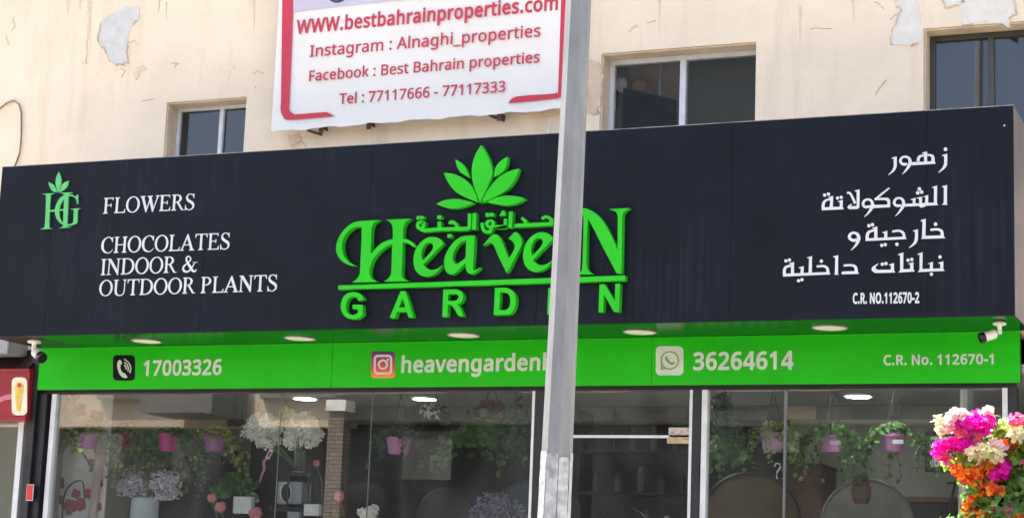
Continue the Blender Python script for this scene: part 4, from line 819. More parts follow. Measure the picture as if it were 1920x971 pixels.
# ------------------------------------------------------------------ street pole
YPOL = 7.3
p0, p1 = P(1038.5, 971, YPOL), P(1085.5, 0, YPOL)
wb = (P(1066.5, 971, YPOL).x - P(1011, 971, YPOL).x) / 2; wt = (P(1107, 0, YPOL).x - P(1064, 0, YPOL).x) / 2
pole = thing('street_pole', (p0.x, YPOL, .14), 'tall grey octagonal street pole standing in front of the sign', 'pole')
slx = (p1.x - p0.x) / (p1.z - p0.z); slr = (wt - wb) / (p1.z - p0.z)
def pole_ring(z, ex=0.): 
    r = (wb + slr * (z - p0.z)) / math.cos(R(10)) + ex; cx = p0.x + slx * (z - p0.z)
    return [Vector((cx + r * math.cos(R(45 * k + ROT)), YPOL + r * math.sin(R(45 * k + ROT)), z)) for k in range(8)]
ROT = 28.5
def pole_band(bm, zs, ex=0., cap=True):
    rg = [[bm.verts.new(v) for v in pole_ring(z, ex)] for z in zs]
    for a, b in zip(rg, rg[1:]):
        for k in range(8): bm.faces.new((a[k], a[(k + 1) % 8], b[(k + 1) % 8], b[k]))
    if cap: bm.faces.new(rg[0][::-1]); bm.faces.new(rg[-1])
bm = B(); pole_band(bm, [.16, 2.2, 4.2, 6.5, 8.2])
bmesh.ops.bevel(bm, geom=[e for e in bm.edges if abs((e.verts[0].co - e.verts[1].co).normalized().z) > .9], offset=.012, segments=3, affect='EDGES')
put('shaft', bm, 'pole', pole)
bm = B(); box(bm, p0.x - .2, p0.x + .2, YPOL - .2, YPOL + .2, .14, .16); put('base_plate', bm, 'pole', pole)
bm = B(); q = Vector((p0.x + slx * 6.2, YPOL, 8.2)); tube(bm, [q, q + Vector((0, -.5, .5)), q + Vector((0, -1.6, .75))], [.05, .045, .04], 8); put('lamp_arm', bm, 'pole', pole)
bm = B(); q2 = q + Vector((0, -1.95, .78)); lathe(bm, q2, [(.02, -.05), (.16, -.04), (.2, 0), (.1, .07), (.02, .08)], 14); put('lamp_head', bm, 'pole', pole)
# torn paper left on the lower shaft: ragged strips on the facets facing the street
zt = P(1040, 842, YPOL - .07).z
rg = random.Random(5)
for k in range(8):
    bm = B(); a0 = pole_ring(1.0, .0); n = 26; rows = []
    ztop = zt + rg.uniform(-.03, .006)
    sh0, sh1 = .02 + rg.uniform(0, .02), .985 - rg.uniform(0, .03)
    for i in range(n + 1):
        z = 1.25 + (ztop - 1.25) * i / n; r_ = pole_ring(z, .0025); a, b = r_[k], r_[(k + 1) % 8]
        rows.append([bm.verts.new(a.lerp(b, min(.985, max(.015, s + rg.uniform(-.02, .02)))) + (a + b - 2 * Vector((p0.x + slx * (z - p0.z), YPOL, z))).normalized() * rg.uniform(0, .0015)) for s in (sh0, .35, .65, sh1)])
    for r0, r1 in zip(rows, rows[1:]):
        for j in range(3): bm.faces.new((r0[j], r0[j + 1], r1[j + 1], r1[j]))
    put('torn_paper', bm, 'paper', pole)

# ------------------------------------------------------------------ shopfront
GZ1, GZ0 = FZ0 + .012, .35
shop = thing('shopfront', (-5.3, YG, .14), 'glazed flower shop front with white and black frames under the green fascia', 'shopfront')
def X(px, py=850, Y=YG): return P(px, py, Y).x
bbox('threshold', 'black', shop, X(60), X(1910), YG - .05, YG + .1, 0, GZ0 - .001)
def vbar(name, px0, px1, m, y0, y1, z0=GZ0, z1=GZ1, py=850): return bbox(name, m, shop, X(px0, py, y0), X(px1, py, y0), y0, y1, z0, z1)
bbox('head_frame', 'black', shop, X(72), X(1905), YG - .03, YG + .06, GZ1 - .035, GZ1 + .001)
for a, b in ((89, 97.5), (994.5, 999.5), (1291, 1296.5), (1314, 1324), (1880, 1890)): vbar('white_jamb', a, b, 'alu', YG - .03, YG + .04, z1=GZ1 - .036)
for a, b in ((1000.5, 1022), (1297.5, 1312), (1891, 1907)): vbar('black_mullion', a, b, 'black', YG - .035, YG + .05, z1=GZ1 - .036)
x0, x1 = X(50, 800, 12.105), FX0 - .004
pill = bbox('corner_pillar', 'black', shop, x0, x1, 12.105, YG + .1, .14, 3.30)
zz = P(60, 892, 12.1).z; bbox('pillar_joint', 'blackmetal', shop, x0 - .001, x1 + .001, 12.102, 12.1045, zz - .004, zz + .004)
bbox('black_jamb', 'black', shop, x1 + .002, X(89) - .003, YG - .06, YG + .08, GZ0, GZ1 - .037)
# glass, pane by pane
for a, b in ((97.5, 521), (522.5, 692), (694, 994.5), (1324, 1470), (1473, 1880)):
    bbox('glass_pane', 'shopglass', shop, X(a) + .002, X(b) - .002, YG, YG + .008, GZ0, GZ1 - .036)
for px in (521.7, 693): bbox('silicone_joint', 'steelstrip', shop, X(px) - .002, X(px) + .002, YG - .001, YG + .009, GZ0, GZ1 - .036)
bbox('glass_clip_bar', 'steelstrip', shop, X(1471.5) - .007, X(1471.5) + .007, YG - .01, YG + .02, GZ0, GZ1 - .036)
# door
dz = P(1190, 818, YG).z
bbox('transom_pane', 'shopglass', shop, X(1022), X(1291), YG, YG + .008, dz + .012, GZ1 - .036)
bbox('door_pane', 'shopglass', shop, X(1022), X(1291), YG, YG + .008, .2, dz - .012)
bbox('transom_bar', 'alu', shop, X(1022), X(1255), YG - .012, YG + .02, dz - .009, dz + .009, bev=.003)
c1 = P(1254, 801, YG - .02); c2 = P(1297, 815, YG - .02); bbox('patch_lock', pm('worn_steel', (.45, .38, .34), .5, .35, 40), shop, c1.x, c2.x, YG - .022, YG - .0125, c2.z, c1.z)
c1 = P(1251, 819, YG - .02); c2 = P(1297, 831, YG - .02); bbox('patch_hinge', pm('brassy_steel', (.50, .36, .22), .5, .25, 30), shop, c1.x, c2.x, YG - .022, YG - .0125, c2.z, c1.z)
# small red notice on the pillar
c1, c2 = P(49.5, 907, 12.09), P(60, 938, 12.09)
nb = bbox('notice_plate', 'whitevinyl', None, c1.x, c2.x, 12.095, 12.1035, c2.z, c1.z, bev=.002); tag(nb, 'small red notice with white rim on the dark pillar at far left', 'notice')
bbox('notice_face', 'redplate', nb, c1.x + .005, c2.x - .004, 12.093, 12.0949, c2.z + .005, c1.z - .005)

# interior shell
def st(name, m, *a): o = bbox(name, m, None, *a); o['kind'] = 'structure'; return o
IX0, IX1, IY1, IZ1 = -9.0, -1.6, 15.2, 3.12
st('shop_floor', 'intfloor', IX0, 0.5, YG + .12, IY1 + 1, .10, .15)
st('shop_ceiling', 'intceil', IX0 - 2, 0.9, YG + .07, IY1 + 1.2, IZ1, IZ1 + .05)
st('shop_side_wall', 'intwall2', IX0 - .1, IX0, YG + .12, IY1 + 1, .15, IZ1 - .001)
st('shop_party_wall', 'intwall', .5, .6, YG + .3, IY1 + 1, .15, IZ1 - .001)
xa, xb = P(470, 850, IY1).x, P(1480, 850, IY1).x
st('shop_back_wall_left', 'intwall2', IX0 - 2, xa, IY1, IY1 + .1, .15, IZ1 - .001)
st('shop_back_wall_middle', 'intdark', xa + .001, xb, IY1 + .001, IY1 + .1, .15, IZ1 - .002)
st('shop_back_wall_right', 'intwall', xb + .001, .5, IY1, IY1 + .1, .15, IZ1 - .003)
def ceil_lamp(px, py, r=.10):
    v = Vector((px - 960, py - 485.5, F)); rr = Vector((v.dot(AX), v.dot(AY), v.dot(AZ))); q = EYE + rr * ((IZ1 - .01 - 1.6) / rr.z)
    return q
n_l = 0
for px, py, lb in ((572, 746.5, 'lit round ceiling light above the white bouquets'), (796, 747, 'lit round ceiling light between the bouquets and the door'), (1609, 742, 'lit round ceiling light above the right hand hanging pots'), (0, 0, 'added unseen ceiling light near the glass at the right end'), (1, 0, 'added unseen ceiling light near the glass behind the door')):  # the last two are unseen lamps added to brighten the interior
    q = ceil_lamp(px, py) if px > 9 else Vector((-2.6 if px == 0 else -4.2 if px == 1 else -8.0, 12.48, IZ1 - .01)); bm = B(); lathe(bm, q, [(.085, -.004), (.105, -.006), (.11, 0), (.11, .01)], 24)
    t = thing('ceiling_light', q, lb, 'ceiling light', 'lit round ceiling lights in the shop'); bm2 = B()
    lathe(bm2, q, [(.0, -.009), (.084, -.009), (.084, -.0065)], 24); put('lens', bm2, 'lamp', t); put('rim', bm, 'camwhite', t)

# ------------------------------------------------------------------ cameras on the soffit
def seccam(px, py, Y, dirv, label, s=1.):
    base = Vector((P(px, py, Y).x, Y, SZ0 - .005))
    t = thing('security_camera', base, label, 'camera', 'white security cameras under the sign')
    bm = B(); lathe(bm, base + Vector((0, 0, -.03 * s)), [(.038 * s, 0), (.05 * s, .004 * s), (.05 * s, .018 * s), (.03 * s, .026 * s), (.02 * s, .035 * s)], 20); put('mount', bm, 'camwhite', t, smooth=False)
    bm = B(); tube(bm, [base + Vector((0, 0, -.028 * s)), base + Vector((0, 0, -.095 * s))], .017 * s, 12); put('arm', bm, 'camwhite', t)
    d = Vector(dirv).normalized(); q = base + Vector((0, 0, -.085 * s)) + d * .02; bm = B()
    rot = d.to_track_quat('Z', 'Y').to_matrix(); lathe(bm, q, [(.026 * s, 0), (.034 * s, .012 * s), (.037 * s, .09 * s)], 16, rot); put('housing', bm, 'camwhite', t)
    bm = B(); lathe(bm, q, [(.038 * s, .0905 * s), (.041 * s, .10 * s), (.041 * s, .13 * s), (.030 * s, .135 * s), (.028 * s, .122 * s), (.0, .12 * s)], 16, rot); put('lens_hood', bm, 'camblack', t)
seccam(64.5, 640, 11.66, (.75, -.35, -.38), 'small white security camera under the left end of the sign, pointing right')
seccam(1874, 600, 11.70, (-.85, -.35, -.30), 'small white security camera under the right end of the sign, pointing left', .8)

# ------------------------------------------------------------------ neighbour on the left
nbr = thing('neighbour_shopfront', (-9.8, 12.2, .14), 'neighbouring shopfront with white frame and grey glass at the far left edge', 'shopfront')
bbox('white_frame', 'alu', nbr, X(31, 880), X(41, 880), YG - .02, YG + .05, .3, P(40, 790, YG).z)
bbox('glass_pane', 'shopglass', nbr, -10.88, X(31, 880) - .001, YG, YG + .008, .3, P(40, 790, YG).z)
bbox('back_wall', 'intwall', nbr, -11.8, -9.12, YG + 1.2, YG + 1.3, .14, 3.2)
rs = thing('red_sign', (-9.6, 12.05, P(20, 788, 12.05).z), 'red neighbouring sign with an ice cream picture at the far left edge', 'sign')
za, zb, zc = P(40, 788, 12.05).z, P(40, 690, 12.05).z, P(40, 660, 12.05).z; xr = P(51, 740, 12.05).x
bbox('sign_box', 'redsign', rs, -10.9, xr, 12.06, 12.19, za, zb)
bbox('top_band', 'redsign', rs, -10.9, xr, 12.05, 12.0595, zb - .03, zb - .003); bbox('bottom_band', 'redsign', rs, -10.9, xr, 12.05, 12.0595, za, za + .03)
bm = B(); v = [bm.verts.new(c) for c in ((-10.9, 12.04, zb + .004), (xr, 12.04, zb + .004), (xr, 12.2, zc), (-10.9, 12.2, zc + .03))]; bm.faces.new(v); bmesh.ops.solidify(bm, geom=bm.faces[:], thickness=.006)
put('canopy', bm, pm('dark_red_awning', (.055, .008, .014), .7, .2), rs)
fr = frame(0, 0, 1, 12.052); shape('picture_panel', [rrect(22, 707, 50.5, 778, 9)], fr, 12.052, .006, 'cream', rs)
shape('ice_cream_print', [S('34,716 44,722 42,740 38,770c 31,770c 28,735 28,722')], frame(0, 0, 1, 12.049), 12.049, .003, 'yellow', rs); shape('cherry_print', [circ(36, 722, 4)], frame(0, 0, 1, 12.047), 12.047, .0025, 'redplate', rs)
shape('wave_print', [S('-30,760c 5,742 22,738c 22,748c 4,752 -30,772c')], frame(0, 0, 1, 12.056), 12.056, .003, 'rose', rs)
bbox('gap_panel', 'black', nbr, -11.2, x0 - .002, 12.205, 12.24, 3.12, 3.358)
vent = bbox('grey_box', 'silver', None, -10.9, P(15, 650, 11.95).x, 11.95, 12.2, P(15, 662, 11.95).z, P(15, 639, 11.95).z, bev=.006); tag(vent, 'grey metal box under the left end of the sign, above the red sign', 'box')

# ------------------------------------------------------------------ things inside the shop window
def pot_plant(px, w, ytop, ybot, Y, potm, leafm, label, wires=True, nleaf=150, vines=14, vlen=.30, lsz=.034, hx=1.0, tagc=False, spread=1.):
    a, b = P(px - w / 2, ytop, Y), P(px + w / 2, ytop, Y); c = P(px, (ytop + ybot) / 2, Y); zt, zb = P(px, ytop, Y).z, P(px, ybot, Y).z; r = (b.x - a.x) / 2
    base = Vector(((a.x + b.x) / 2, Y, zb)); t = thing('hanging_pot', base, label, 'hanging plant', 'potted plants hung along the shop windows')
    bm = B(); h = zt - zb; lathe(bm, base, [(r * .72, 0), (r * .78, h * .12), (r * .90, h * .8), (r, h * .86), (r, h), (r * .9, h), (r * .85, h * .8)], 22); put('pot', bm, potm, t, smooth=False)
    if wires:
        bm = B()
        for k in range(3): an = 2.1 * k + .4; tube(bm, [base + Vector((r * math.cos(an), r * math.sin(an), h)), base + Vector((.008 * math.cos(an), .008 * math.sin(an), IZ1 - zb - .08))], .0028, 5)
        tube(bm, [base + Vector((0, 0, IZ1 - zb - .09)), base + Vector((0, 0, IZ1 - zb - .001))], .004, 5); put('hanger', bm, 'blackmetal', t)
    if tagc: 
        q = P(px + w * .18, ytop + (ybot - ytop) * .42, Y - r - .004); bm = B(); box(bm, q.x - .035, q.x + .035, q.y - .006, q.y - .004, q.z - .013, q.z + .013); put('price_tag', bm, 'card', t)
    bl = B(); bs = B(); cc = base + Vector((0, 0, h + .03))
    scatter(bl, cc, (r * 1.25 * hx, r * 1.1, .055), nleaf, lsz, 1, (0, -.6, .5))
    for k in range(vines):
        an = random.choice((0, 3.14)) + random.gauss(0, .75); vine(bl, bs, cc + Vector((r * .9 * math.cos(an), r * .9 * math.sin(an), 0)), vlen * random.uniform(.3, 1.15), random.randint(4, 9), lsz, (math.cos(an) * spread, math.sin(an)))
    put('foliage', bl, leafm, t, kind='stuff'); put('runners', bs, 'ivydark', t, kind='stuff')
pot_plant(1558, 47, 816, 848, 12.62, 'potmauve', 'ivy', 'mauve hanging pot with a white tag, middle of the three at the right window', vlen=.38, tagc=True, nleaf=230, vines=22, spread=1.3)
pot_plant(1676, 45, 814, 847, 12.66, 'potmauve', 'ivy', 'mauve hanging pot nearest the black picture frame', vlen=.42, tagc=True, vines=20, spread=1.5)
pot_plant(1448, 44, 812, 844, 12.70, 'potmauve', 'ivylight', 'mauve hanging pot left of the steel strip in the right window', vlen=.34, vines=18, spread=1.6)
pot_plant(748, 44, 820, 851, 12.75, 'potmauve', 'ivydark', 'mauve hanging pot alone in front of the dark back wall', vlen=.34, vines=12, nleaf=110)
pot_plant(402, 36, 817, 846, 12.85, 'potpurple', 'ivylight', 'purple hanging pot nearest the white bouquets', wires=False, vlen=.36, vines=16)
pot_plant(316, 33, 813, 845, 12.75, 'potpink', 'ivy', 'magenta hanging pot between two ivy plants at the left window', wires=False, vlen=.50, vines=34, spread=1.7)
pot_plant(237, 28, 814, 843, 12.8, 'potpink', 'ivylight', 'magenta hanging pot mostly covered by pale ivy', wires=False, vlen=.52, vines=34, nleaf=220, spread=1.5)
pot_plant(168, 30, 812, 840, 12.42, 'potpurple', 'ivylight', 'purple hanging pot in front of the blossom panel', wires=False, vlen=.34, vines=14, spread=1.5, nleaf=110)
def basket(px, py, Y, w, h, leafm, label, n=260, lsz=.04, vl=.25, nv=12, flm=None):
    q = P(px, py, Y); s = Y / F * 1.02; t = thing('trailing_plant', q, label, 'plant'); bl = B(); bs = B()
    scatter(bl, q, (w * s / 2, .10, h * s / 2), n, lsz, 2, (0, -.6, .2))
    for k in range(nv): an = random.uniform(0, 6.28); vine(bl, bs, q + Vector((w * s * .4 * math.cos(an), .08 * math.sin(an), -.02)), vl * random.uniform(.3, 1.1), 6, lsz, (math.cos(an), math.sin(an)), 2)
    put('foliage', bl, leafm, t, kind='stuff')
    for k in (-1, 1): tube(bs, [q + Vector((k * .06, 0, 0)), q + Vector((k * .01, 0, IZ1 - q.z - .001))], .003, 4)
    put('stems', bs, 'ivydark', t, kind='stuff')
    if flm: bm = B(); scatter(bm, q + Vector((0, -.04, .0)), (w * s / 2.4, .10, h * s / 2.4), 60, .03, 2, (0, -.6, .2)); put('flowers', bm, flm, t, kind='stuff')
basket(905, 808, 12.8, 100, 46, 'ivy', 'broad leaved green plant trailing below the red flowers left of the pole', 330, .05, .34, 14)
basket(970, 800, 12.6, 40, 120, 'ivydark', 'tall dark leafy plant against the black mullion left of the pole', 240, .045)
basket(922, 760, 12.9, 60, 22, 'ivydark', 'small hanging plant with red flowers high in the left window', 90, .035, .12, 5, 'burgundy')
basket(812, 772, 12.9, 50, 30, 'ivydark', 'small dark plant with white blooms hanging under the ceiling', 90, .035, .15, 6, 'bluewhite')
basket(1352, 775, 12.5, 34, 85, 'ivydark', 'dark curly vine climbing beside the white door jamb', 200, .035, .2, 10)
basket(1362, 838, 12.55, 60, 56, 'ivy', 'bushy green plant beside the white jamb right of the door', 260, .05, .2, 10)
basket(440, 905, 12.9, 46, 30, 'ivy', 'green leafy plant standing above the pink roses', 70, .075, .2, 5)

def bouquet(px, py, Y, r, m, label, n=900, sz=.02, sub=7, aim=None):
    q = P(px, py, Y); t = thing('bouquet', q, label, 'flowers'); 
    for k in range(sub):
        d = rnd(); c = q + Vector((d.x * r * .75, d.y * r * .4, d.z * r * .55)); bm = B(); scatter(bm, c, (r * .42, r * .4, r * .40), n // sub, sz, 2, (0, -.7, .3), .6); put('bloom', bm, m if not isinstance(m, tuple) else m[k % len(m)], t, kind='stuff')
    bm = B()
    for k in range(14): d = rnd(); e = (P(*aim, Y) if aim else q + Vector((0, 0, -r * 1.8))) + Vector((d.x * .02, d.y * .02, 0)); tube(bm, [q + Vector((d.x * r * .6, d.y * r * .4, -r * .2)), e], .0025, 4)
    put('stems', bm, 'ivy', t, kind='stuff')
bouquet(566, 808, 12.62, .165, 'whiteflower', 'large cream white bouquet right beside the paler bluish one', 2200, .027, 18, (563, 880))
bouquet(492, 808, 12.64, .16, ('bluewhite', 'whiteflower'), 'bluish white bouquet left of the large cream one', 2000, .024, 18, (560, 880))
bouquet(530, 782, 12.75, .11, 'creamb', 'small cream blooms rising behind the two white bouquets', 300, .018, 5)
bouquet(246, 908, 12.7, .155, 'lavender', 'lavender bouquet on the left side of the grey ceramic vase', 1200, .022, 14, (270, 930))
bouquet(312, 908, 12.68, .15, 'lavender', 'lavender bouquet spreading right over the grey ceramic vase', 1100, .022, 14, (276, 930))
bouquet(930, 962, 12.5, .19, 'dried', 'dusty mauve dried bouquet at the bottom beside the black mullion', 1000, .022, 12)
bouquet(694, 966, 12.55, .085, 'whiteflower', 'low bunch of white roses at the bottom of the left window', 360, .028, 6)
bouquet(632, 948, 12.6, .075, 'burgundy', 'burgundy bunch behind the pink orchid', 260, .022, 6)
def rose_flower(px, py, Y, r, label, m='rose'):
    q = P(px, py, Y); t = thing('pink_flower', q, label, 'flower'); bm = B()
    for k in range(22):
        an = k * 2.4; el = .25 + k * .055; d = Vector((math.cos(an) * math.cos(el), -abs(math.sin(el)) * .9 - .1, math.sin(an) * math.cos(el))).normalized(); nn = (d + Vector((0, -.7, 0))).normalized(); u = (d.cross(Vector((0, 1, 0))).cross(d)); u = (d - nn * d.dot(nn)).normalized()
        leaf(bm, q + d * r * .12 * (k % 5) / 2, nn, u, r * (1.0 - k * .022), r * .9, 2)
    put('petals', bm, m, t); bm = B(); tube(bm, [q, q + Vector((.03, .05, -.12)), q + Vector((.05, .07, -.4))], .005, 5); put('stem', bm, 'ivy', t)
rose_flower(411, 950, 12.5, .055, 'open pink rose left of the white card box'); rose_flower(476, 962, 12.45, .065, 'larger pink rose lowest at the left window')
rose_flower(592, 868, 12.7, .035, 'small pink rose on a thin stem under the cream bouquet'); rose_flower(634, 930, 12.5, .05, 'pink orchid bloom above the burgundy bunch')
rose_flower(395, 933, 12.55, .045, 'pale pink bud above the open rose')
# vases, stand, boxes
def lathe_thing(name, px, py, Y, prof, m, label, cat, smooth=True, n=28):
    q = P(px, py, Y); bm = B(); lathe(bm, q, prof, n); o = put(name, bm, m, None, org=q, smooth=False); tag(o, label, cat); return o
lathe_thing('ceramic_vase', 273, 925, 12.75, [(.05, 0), (.062, -.005), (.055, -.02), (.098, -.035), (.108, -.06), (.110, -.35), (.095, -.42), (0, -.42)], 'ceramic', 'wide pale grey ceramic vase under the lavender flowers', 'vase')
lathe_thing('glass_vase', 563, 842, 12.64, [(.0, -.165), (.045, -.165), (.048, 0), (.044, 0), (.041, -.155), (0, -.155)], 'clearglass', 'clear glass vase under the cream bouquet on the black stand', 'vase')
q = P(570, 888, 12.75); stn = thing('flower_stand', (q.x, q.y, .15), 'black metal stand carrying the glass vase', 'stand')
bbox('shelf', 'blackmetal', stn, q.x - .10, q.x + .10, 12.66, 12.84, q.z - .012, q.z - .001)
for dx in (-.085, .085):
    for dy in (-.08, .08): bbox('leg', 'blackmetal', stn, q.x + dx - .006, q.x + dx + .006, 12.75 + dy - .006, 12.75 + dy + .006, .15, q.z - .0125)
a, b = P(521, 902, 12.7), P(551, 944, 12.7); sp = thing('silver_box', (a.x, 12.7, b.z), 'silver boxed appliance with an oval opening below the stand', 'appliance')
bbox('case', 'silver', sp, a.x, b.x + .06, 12.7, 12.85, b.z, a.z, bev=.004); shape('oval_opening', [[(x, y) for x, y in ell(536, 923, 9, 17)]], frame(0, 0, 1, 12.698), 12.697, .0028, 'camblack', sp); shape('oval_rim', [[ell(536, 923, 11, 19), ell(536, 923, 9.2, 17.2)]], frame(0, 0, 1, 12.698), 12.695, .005, 'card', sp)
def card(px0, py0, px1, py1, Y, m, label, name='card_box', cat='box', d=.05):
    a, b = P(px0, py0, Y), P(px1, py1, Y); o = bbox(name, m, None, a.x, b.x, Y, Y + d, b.z, a.z, bev=.002); return tag(o, label, cat)
card(438, 930, 470, 962, 12.6, 'card', 'white card box between the two pink roses'); card(570, 944, 597, 966, 12.58, 'card', 'white patterned box right of the silver appliance'); card(539, 958, 560, 975, 12.55, 'silver', 'small grey box in front of the silver appliance')
card(505, 950, 620, 958, 12.72, 'blackmetal', 'black shelf board under the silver appliance', 'shelf_board', 'shelf', .25)
q = P(504, 850, 12.6); tg = thing('gift_tag', q, 'red and white gift tag with ribbon below the bluish bouquet', 'tag')
shape('tag_card', [[(506, 840), (513, 843), (504, 861), (497, 857)]], frame(0, 0, 1, 12.6), 12.6, .003, 'card', tg); shape('tag_print', [[(505.5, 845), (509.5, 847), (504, 857), (500, 855)]], frame(0, 0, 1, 12.598), 12.598, .0018, 'redplate', tg)
shape('ribbon', [K('500,858,3 494,866,5 495,878,4 490,890,4 486,904,2')], frame(0, 0, 1, 12.6), 12.602, .003, 'rose', tg)
# blossom panels by the left jamb
a, b = P(98, 905, 12.5), P(190, 905, 12.5); zt_, zj = P(150, 790, 12.5).z, P(150, 905, 12.5).z
bp_ = thing('blossom_panel', ((a.x + b.x) / 2, 12.55, .15), 'pale panel printed with pink blossom at the left end of the window', 'panel')
bbox('board', 'blushpanel', bp_, a.x - .1, b.x, 12.56, 12.58, .15, 3.10)
bbox('lower_board', 'card', bp_, a.x - .1, P(188, 905, 12.55).x, 12.5565, 12.5598, .15, zj)
bm = B(); q0 = P(185, 800, 12.53); rows = []
for k in range(22):
    z = q0.z - (q0.z - .3) * k / 21; rows.append([bm.verts.new((q0.x + .012 * math.sin(k * .8) + u * .05, 12.53 + .008 * math.sin(u * 9 + k * .5), z)) for u in (-.4, .1, .6, 1.1)])
for r0, r1 in zip(rows, rows[1:]):
    for j_ in range(3): bm.faces.new((r0[j_], r0[j_ + 1], r1[j_ + 1], r1[j_]))
put('paper_strip', bm, pm('blush_paper', (.62, .46, .43), .7, .2, 3), bp_)
def blossom(px, py, r, Y=12.553, parent=None, m='blushprint'):
    pcs = []
    for k in range(5):
        an = k * 1.257 + random.random(); pcs.append(ell(px + math.cos(an) * r * .5, py + math.sin(an) * r * .5, r * .42, r * .5, 10))
    shape('blossom_print', pcs, frame(0, 0, 1, Y), Y, .003, m, parent)
for px, py, r in ((115, 748, 15), (122, 785, 13), (152, 768, 12), (182, 778, 14), (173, 868, 10), (105, 938, 15), (130, 950, 16), (150, 945, 13), (186, 905, 9), (120, 812, 12), (104, 770, 12), (140, 742, 10), (166, 800, 12), (112, 905, 12), (168, 925, 12), (180, 950, 12), (142, 925, 10), (186, 842, 12)): blossom(px, py, r, parent=bp_)
shape('branch_print', [K('104,738,2 130,760,3 146,782,2.5'), K('150,842,2 168,868,3 176,880,2'), K('98,955,2 112,975,3'), K('116,985,3 120,930,3 135,906,3 155,903,2 158,940,2')], frame(0, 0, 1, 12.552), 12.5515, .001, 'branchprint', bp_)
# round backdrops and hoops
def hoop(px, py, rx, Y, fillm, ringm, label, wr=.012, leaves=0):
    q = P(px, py, Y); r = rx * Y / F * 1.03; t = thing('round_backdrop', q, label, 'backdrop', None); bm = B(); n = 48
    pts = [q + Vector((r * math.cos(2 * math.pi * k / n), 0, r * math.sin(2 * math.pi * k / n))) for k in range(n + 1)]; tube(bm, pts, wr, 6, False); put('rim', bm, ringm, t)
    if fillm: bm = B(); lathe(bm, q + Vector((0, .006, 0)), [(0, 0), (r - wr, 0), (r - wr, .012), (0, .012)], 48, Matrix.Rotation(R(-90), 4, 'X').to_3x3()); put('disc', bm, fillm, t)
    if leaves:
        bm = B()
        for k in range(leaves): an = random.uniform(1.0, 3.6); p = q + Vector((r * math.cos(an), -.01, r * math.sin(an))); nn = (Vector((0, -1, 0)) + rnd() * .6).normalized(); u = nn.cross(rnd()).normalized(); leaf(bm, p, nn, u, .035, .012, 0)
        put('fringe', bm, ringm, t, kind='stuff')
    q0 = q; return t
hoop(835, 975, 62, 13.4, pm('dark_disc', (.035, .038, .045), .6), 'blackmetal', 'dark round backdrop behind the mauve hanging pot')
hoop(988, 985, 92, 12.95, pm('slate_disc', (.06, .075, .09), .6), 'blackmetal', 'slate round backdrop with a fringed black rim left of the pole', .012, 160)
hoop(1405, 985, 98, 12.9, 'ochre', 'blackmetal', 'ochre round backdrop with a black rim right of the door', .014)
hoop(1625, 985, 84, 13.1, pm('pale_disc', (.17, .17, .15), .6), 'steelstrip', 'pale grey round backdrop behind the brown vase')
hoop(1168, 1012, 62, 13.2, None, 'blackmetal', 'thin black hoop low behind the door glass', .009, 60)
hoop(375, 965, 128, 13.5, pm('navy_disc', (.012, .016, .035), .6), 'blackmetal', 'large dark navy round backdrop behind the left hanging pots')
hoop(1052, 960, 38, 12.8, pm('ribbed_black', (.02, .02, .024), .5, .5, 30), 'blackmetal', 'small ribbed black disc peeping out right of the pole')
lathe_thing('brown_vase', 1615, 920, 12.9, [(0, -.085), (.045, -.085), (.062, -.05), (.064, .03), (.050, .055), (.060, .07), (.045, .08), (.055, .09), (.04, .105), (0, .105)], 'brownvase', 'dark brown vase with a knobbly neck before the pale backdrop', 'vase')
a, b = P(1734, 808, 13.0), P(1822, 884, 13.0); pf = thing('picture_frame', ((a.x + b.x) / 2, 13.0, b.z), 'black framed picture behind the magenta flowers', 'picture')
bm = B(); t_ = .03
for c in ((a.x, b.x, a.z - t_, a.z), (a.x, b.x, b.z, b.z + t_), (a.x, a.x + t_, b.z + t_, a.z - t_), (b.x - t_, b.x, b.z + t_, a.z - t_)): box(bm, c[0], c[1], 13.0, 13.03, c[2], c[3])
put('frame', bm, 'blackmetal', pf); bbox('mount', 'intwall', pf, a.x + t_, b.x - t_, 13.012, 13.02, b.z + t_, a.z - t_); bbox('print', pm('picture_dark', (.05, .05, .05), .6, .4, 20), pf, a.x + .08, b.x - .08, 13.008, 13.0115, b.z + .08, a.z - .08)
bbox('bracket', 'blackmetal', pf, a.x, b.x, 13.03, 13.06, b.z, b.z + .02)
ea = thing('easel', (P(1785, 971, 12.8).x, 12.8, .15), 'thin black easel legs under the picture frame', 'easel')
for p_, q_ in (((1792, 900), (1774, 985)), ((1796, 900), (1808, 990))): bm = B(); aa = P(*p_, 12.8); bb = P(*q_, 12.8); dd = (bb - aa); tube(bm, [aa, aa + dd * ((.15 - aa.z) / dd.z)], .009, 6); put('leg', bm, 'blackmetal', ea)
bm = B(); aa = P(1776, 905, 12.8); tube(bm, [aa, P(1812, 905, 12.8)], .008, 6); put('crossbar', bm, 'blackmetal', ea)
hk = [P(x, y, 12.35) for x, y in ((1452, 874), (1455, 868), (1462, 869), (1463, 876), (1457, 884), (1456, 893), (1458, 897))]
bm = B(); tube(bm, hk, .006, 6); o = put('hook', bm, 'camwhite', None, smooth=True); tag(o, 'white curved hook hanging beside the steel strip', 'hook')
cb = thing('dark_cabinet', (P(1780, 971, 14.4).x, 14.4, .15), 'low dark cabinet against the pale right wall', 'cabinet')
a, b = P(1690, 930, 14.4), P(1895, 930, 14.4); bbox('carcass', 'intdark', cb, a.x, b.x, 14.4, 14.9, .15, a.z - .04); bbox('worktop', 'brownvase', cb, a.x - .02, b.x, 14.38, 14.9, a.z - .039, a.z)
cb = thing('tall_dark_cabinet', (P(1510, 900, 14.6).x, 14.6, .15), 'tall dark cupboard behind the steel strip in the right window', 'cabinet')
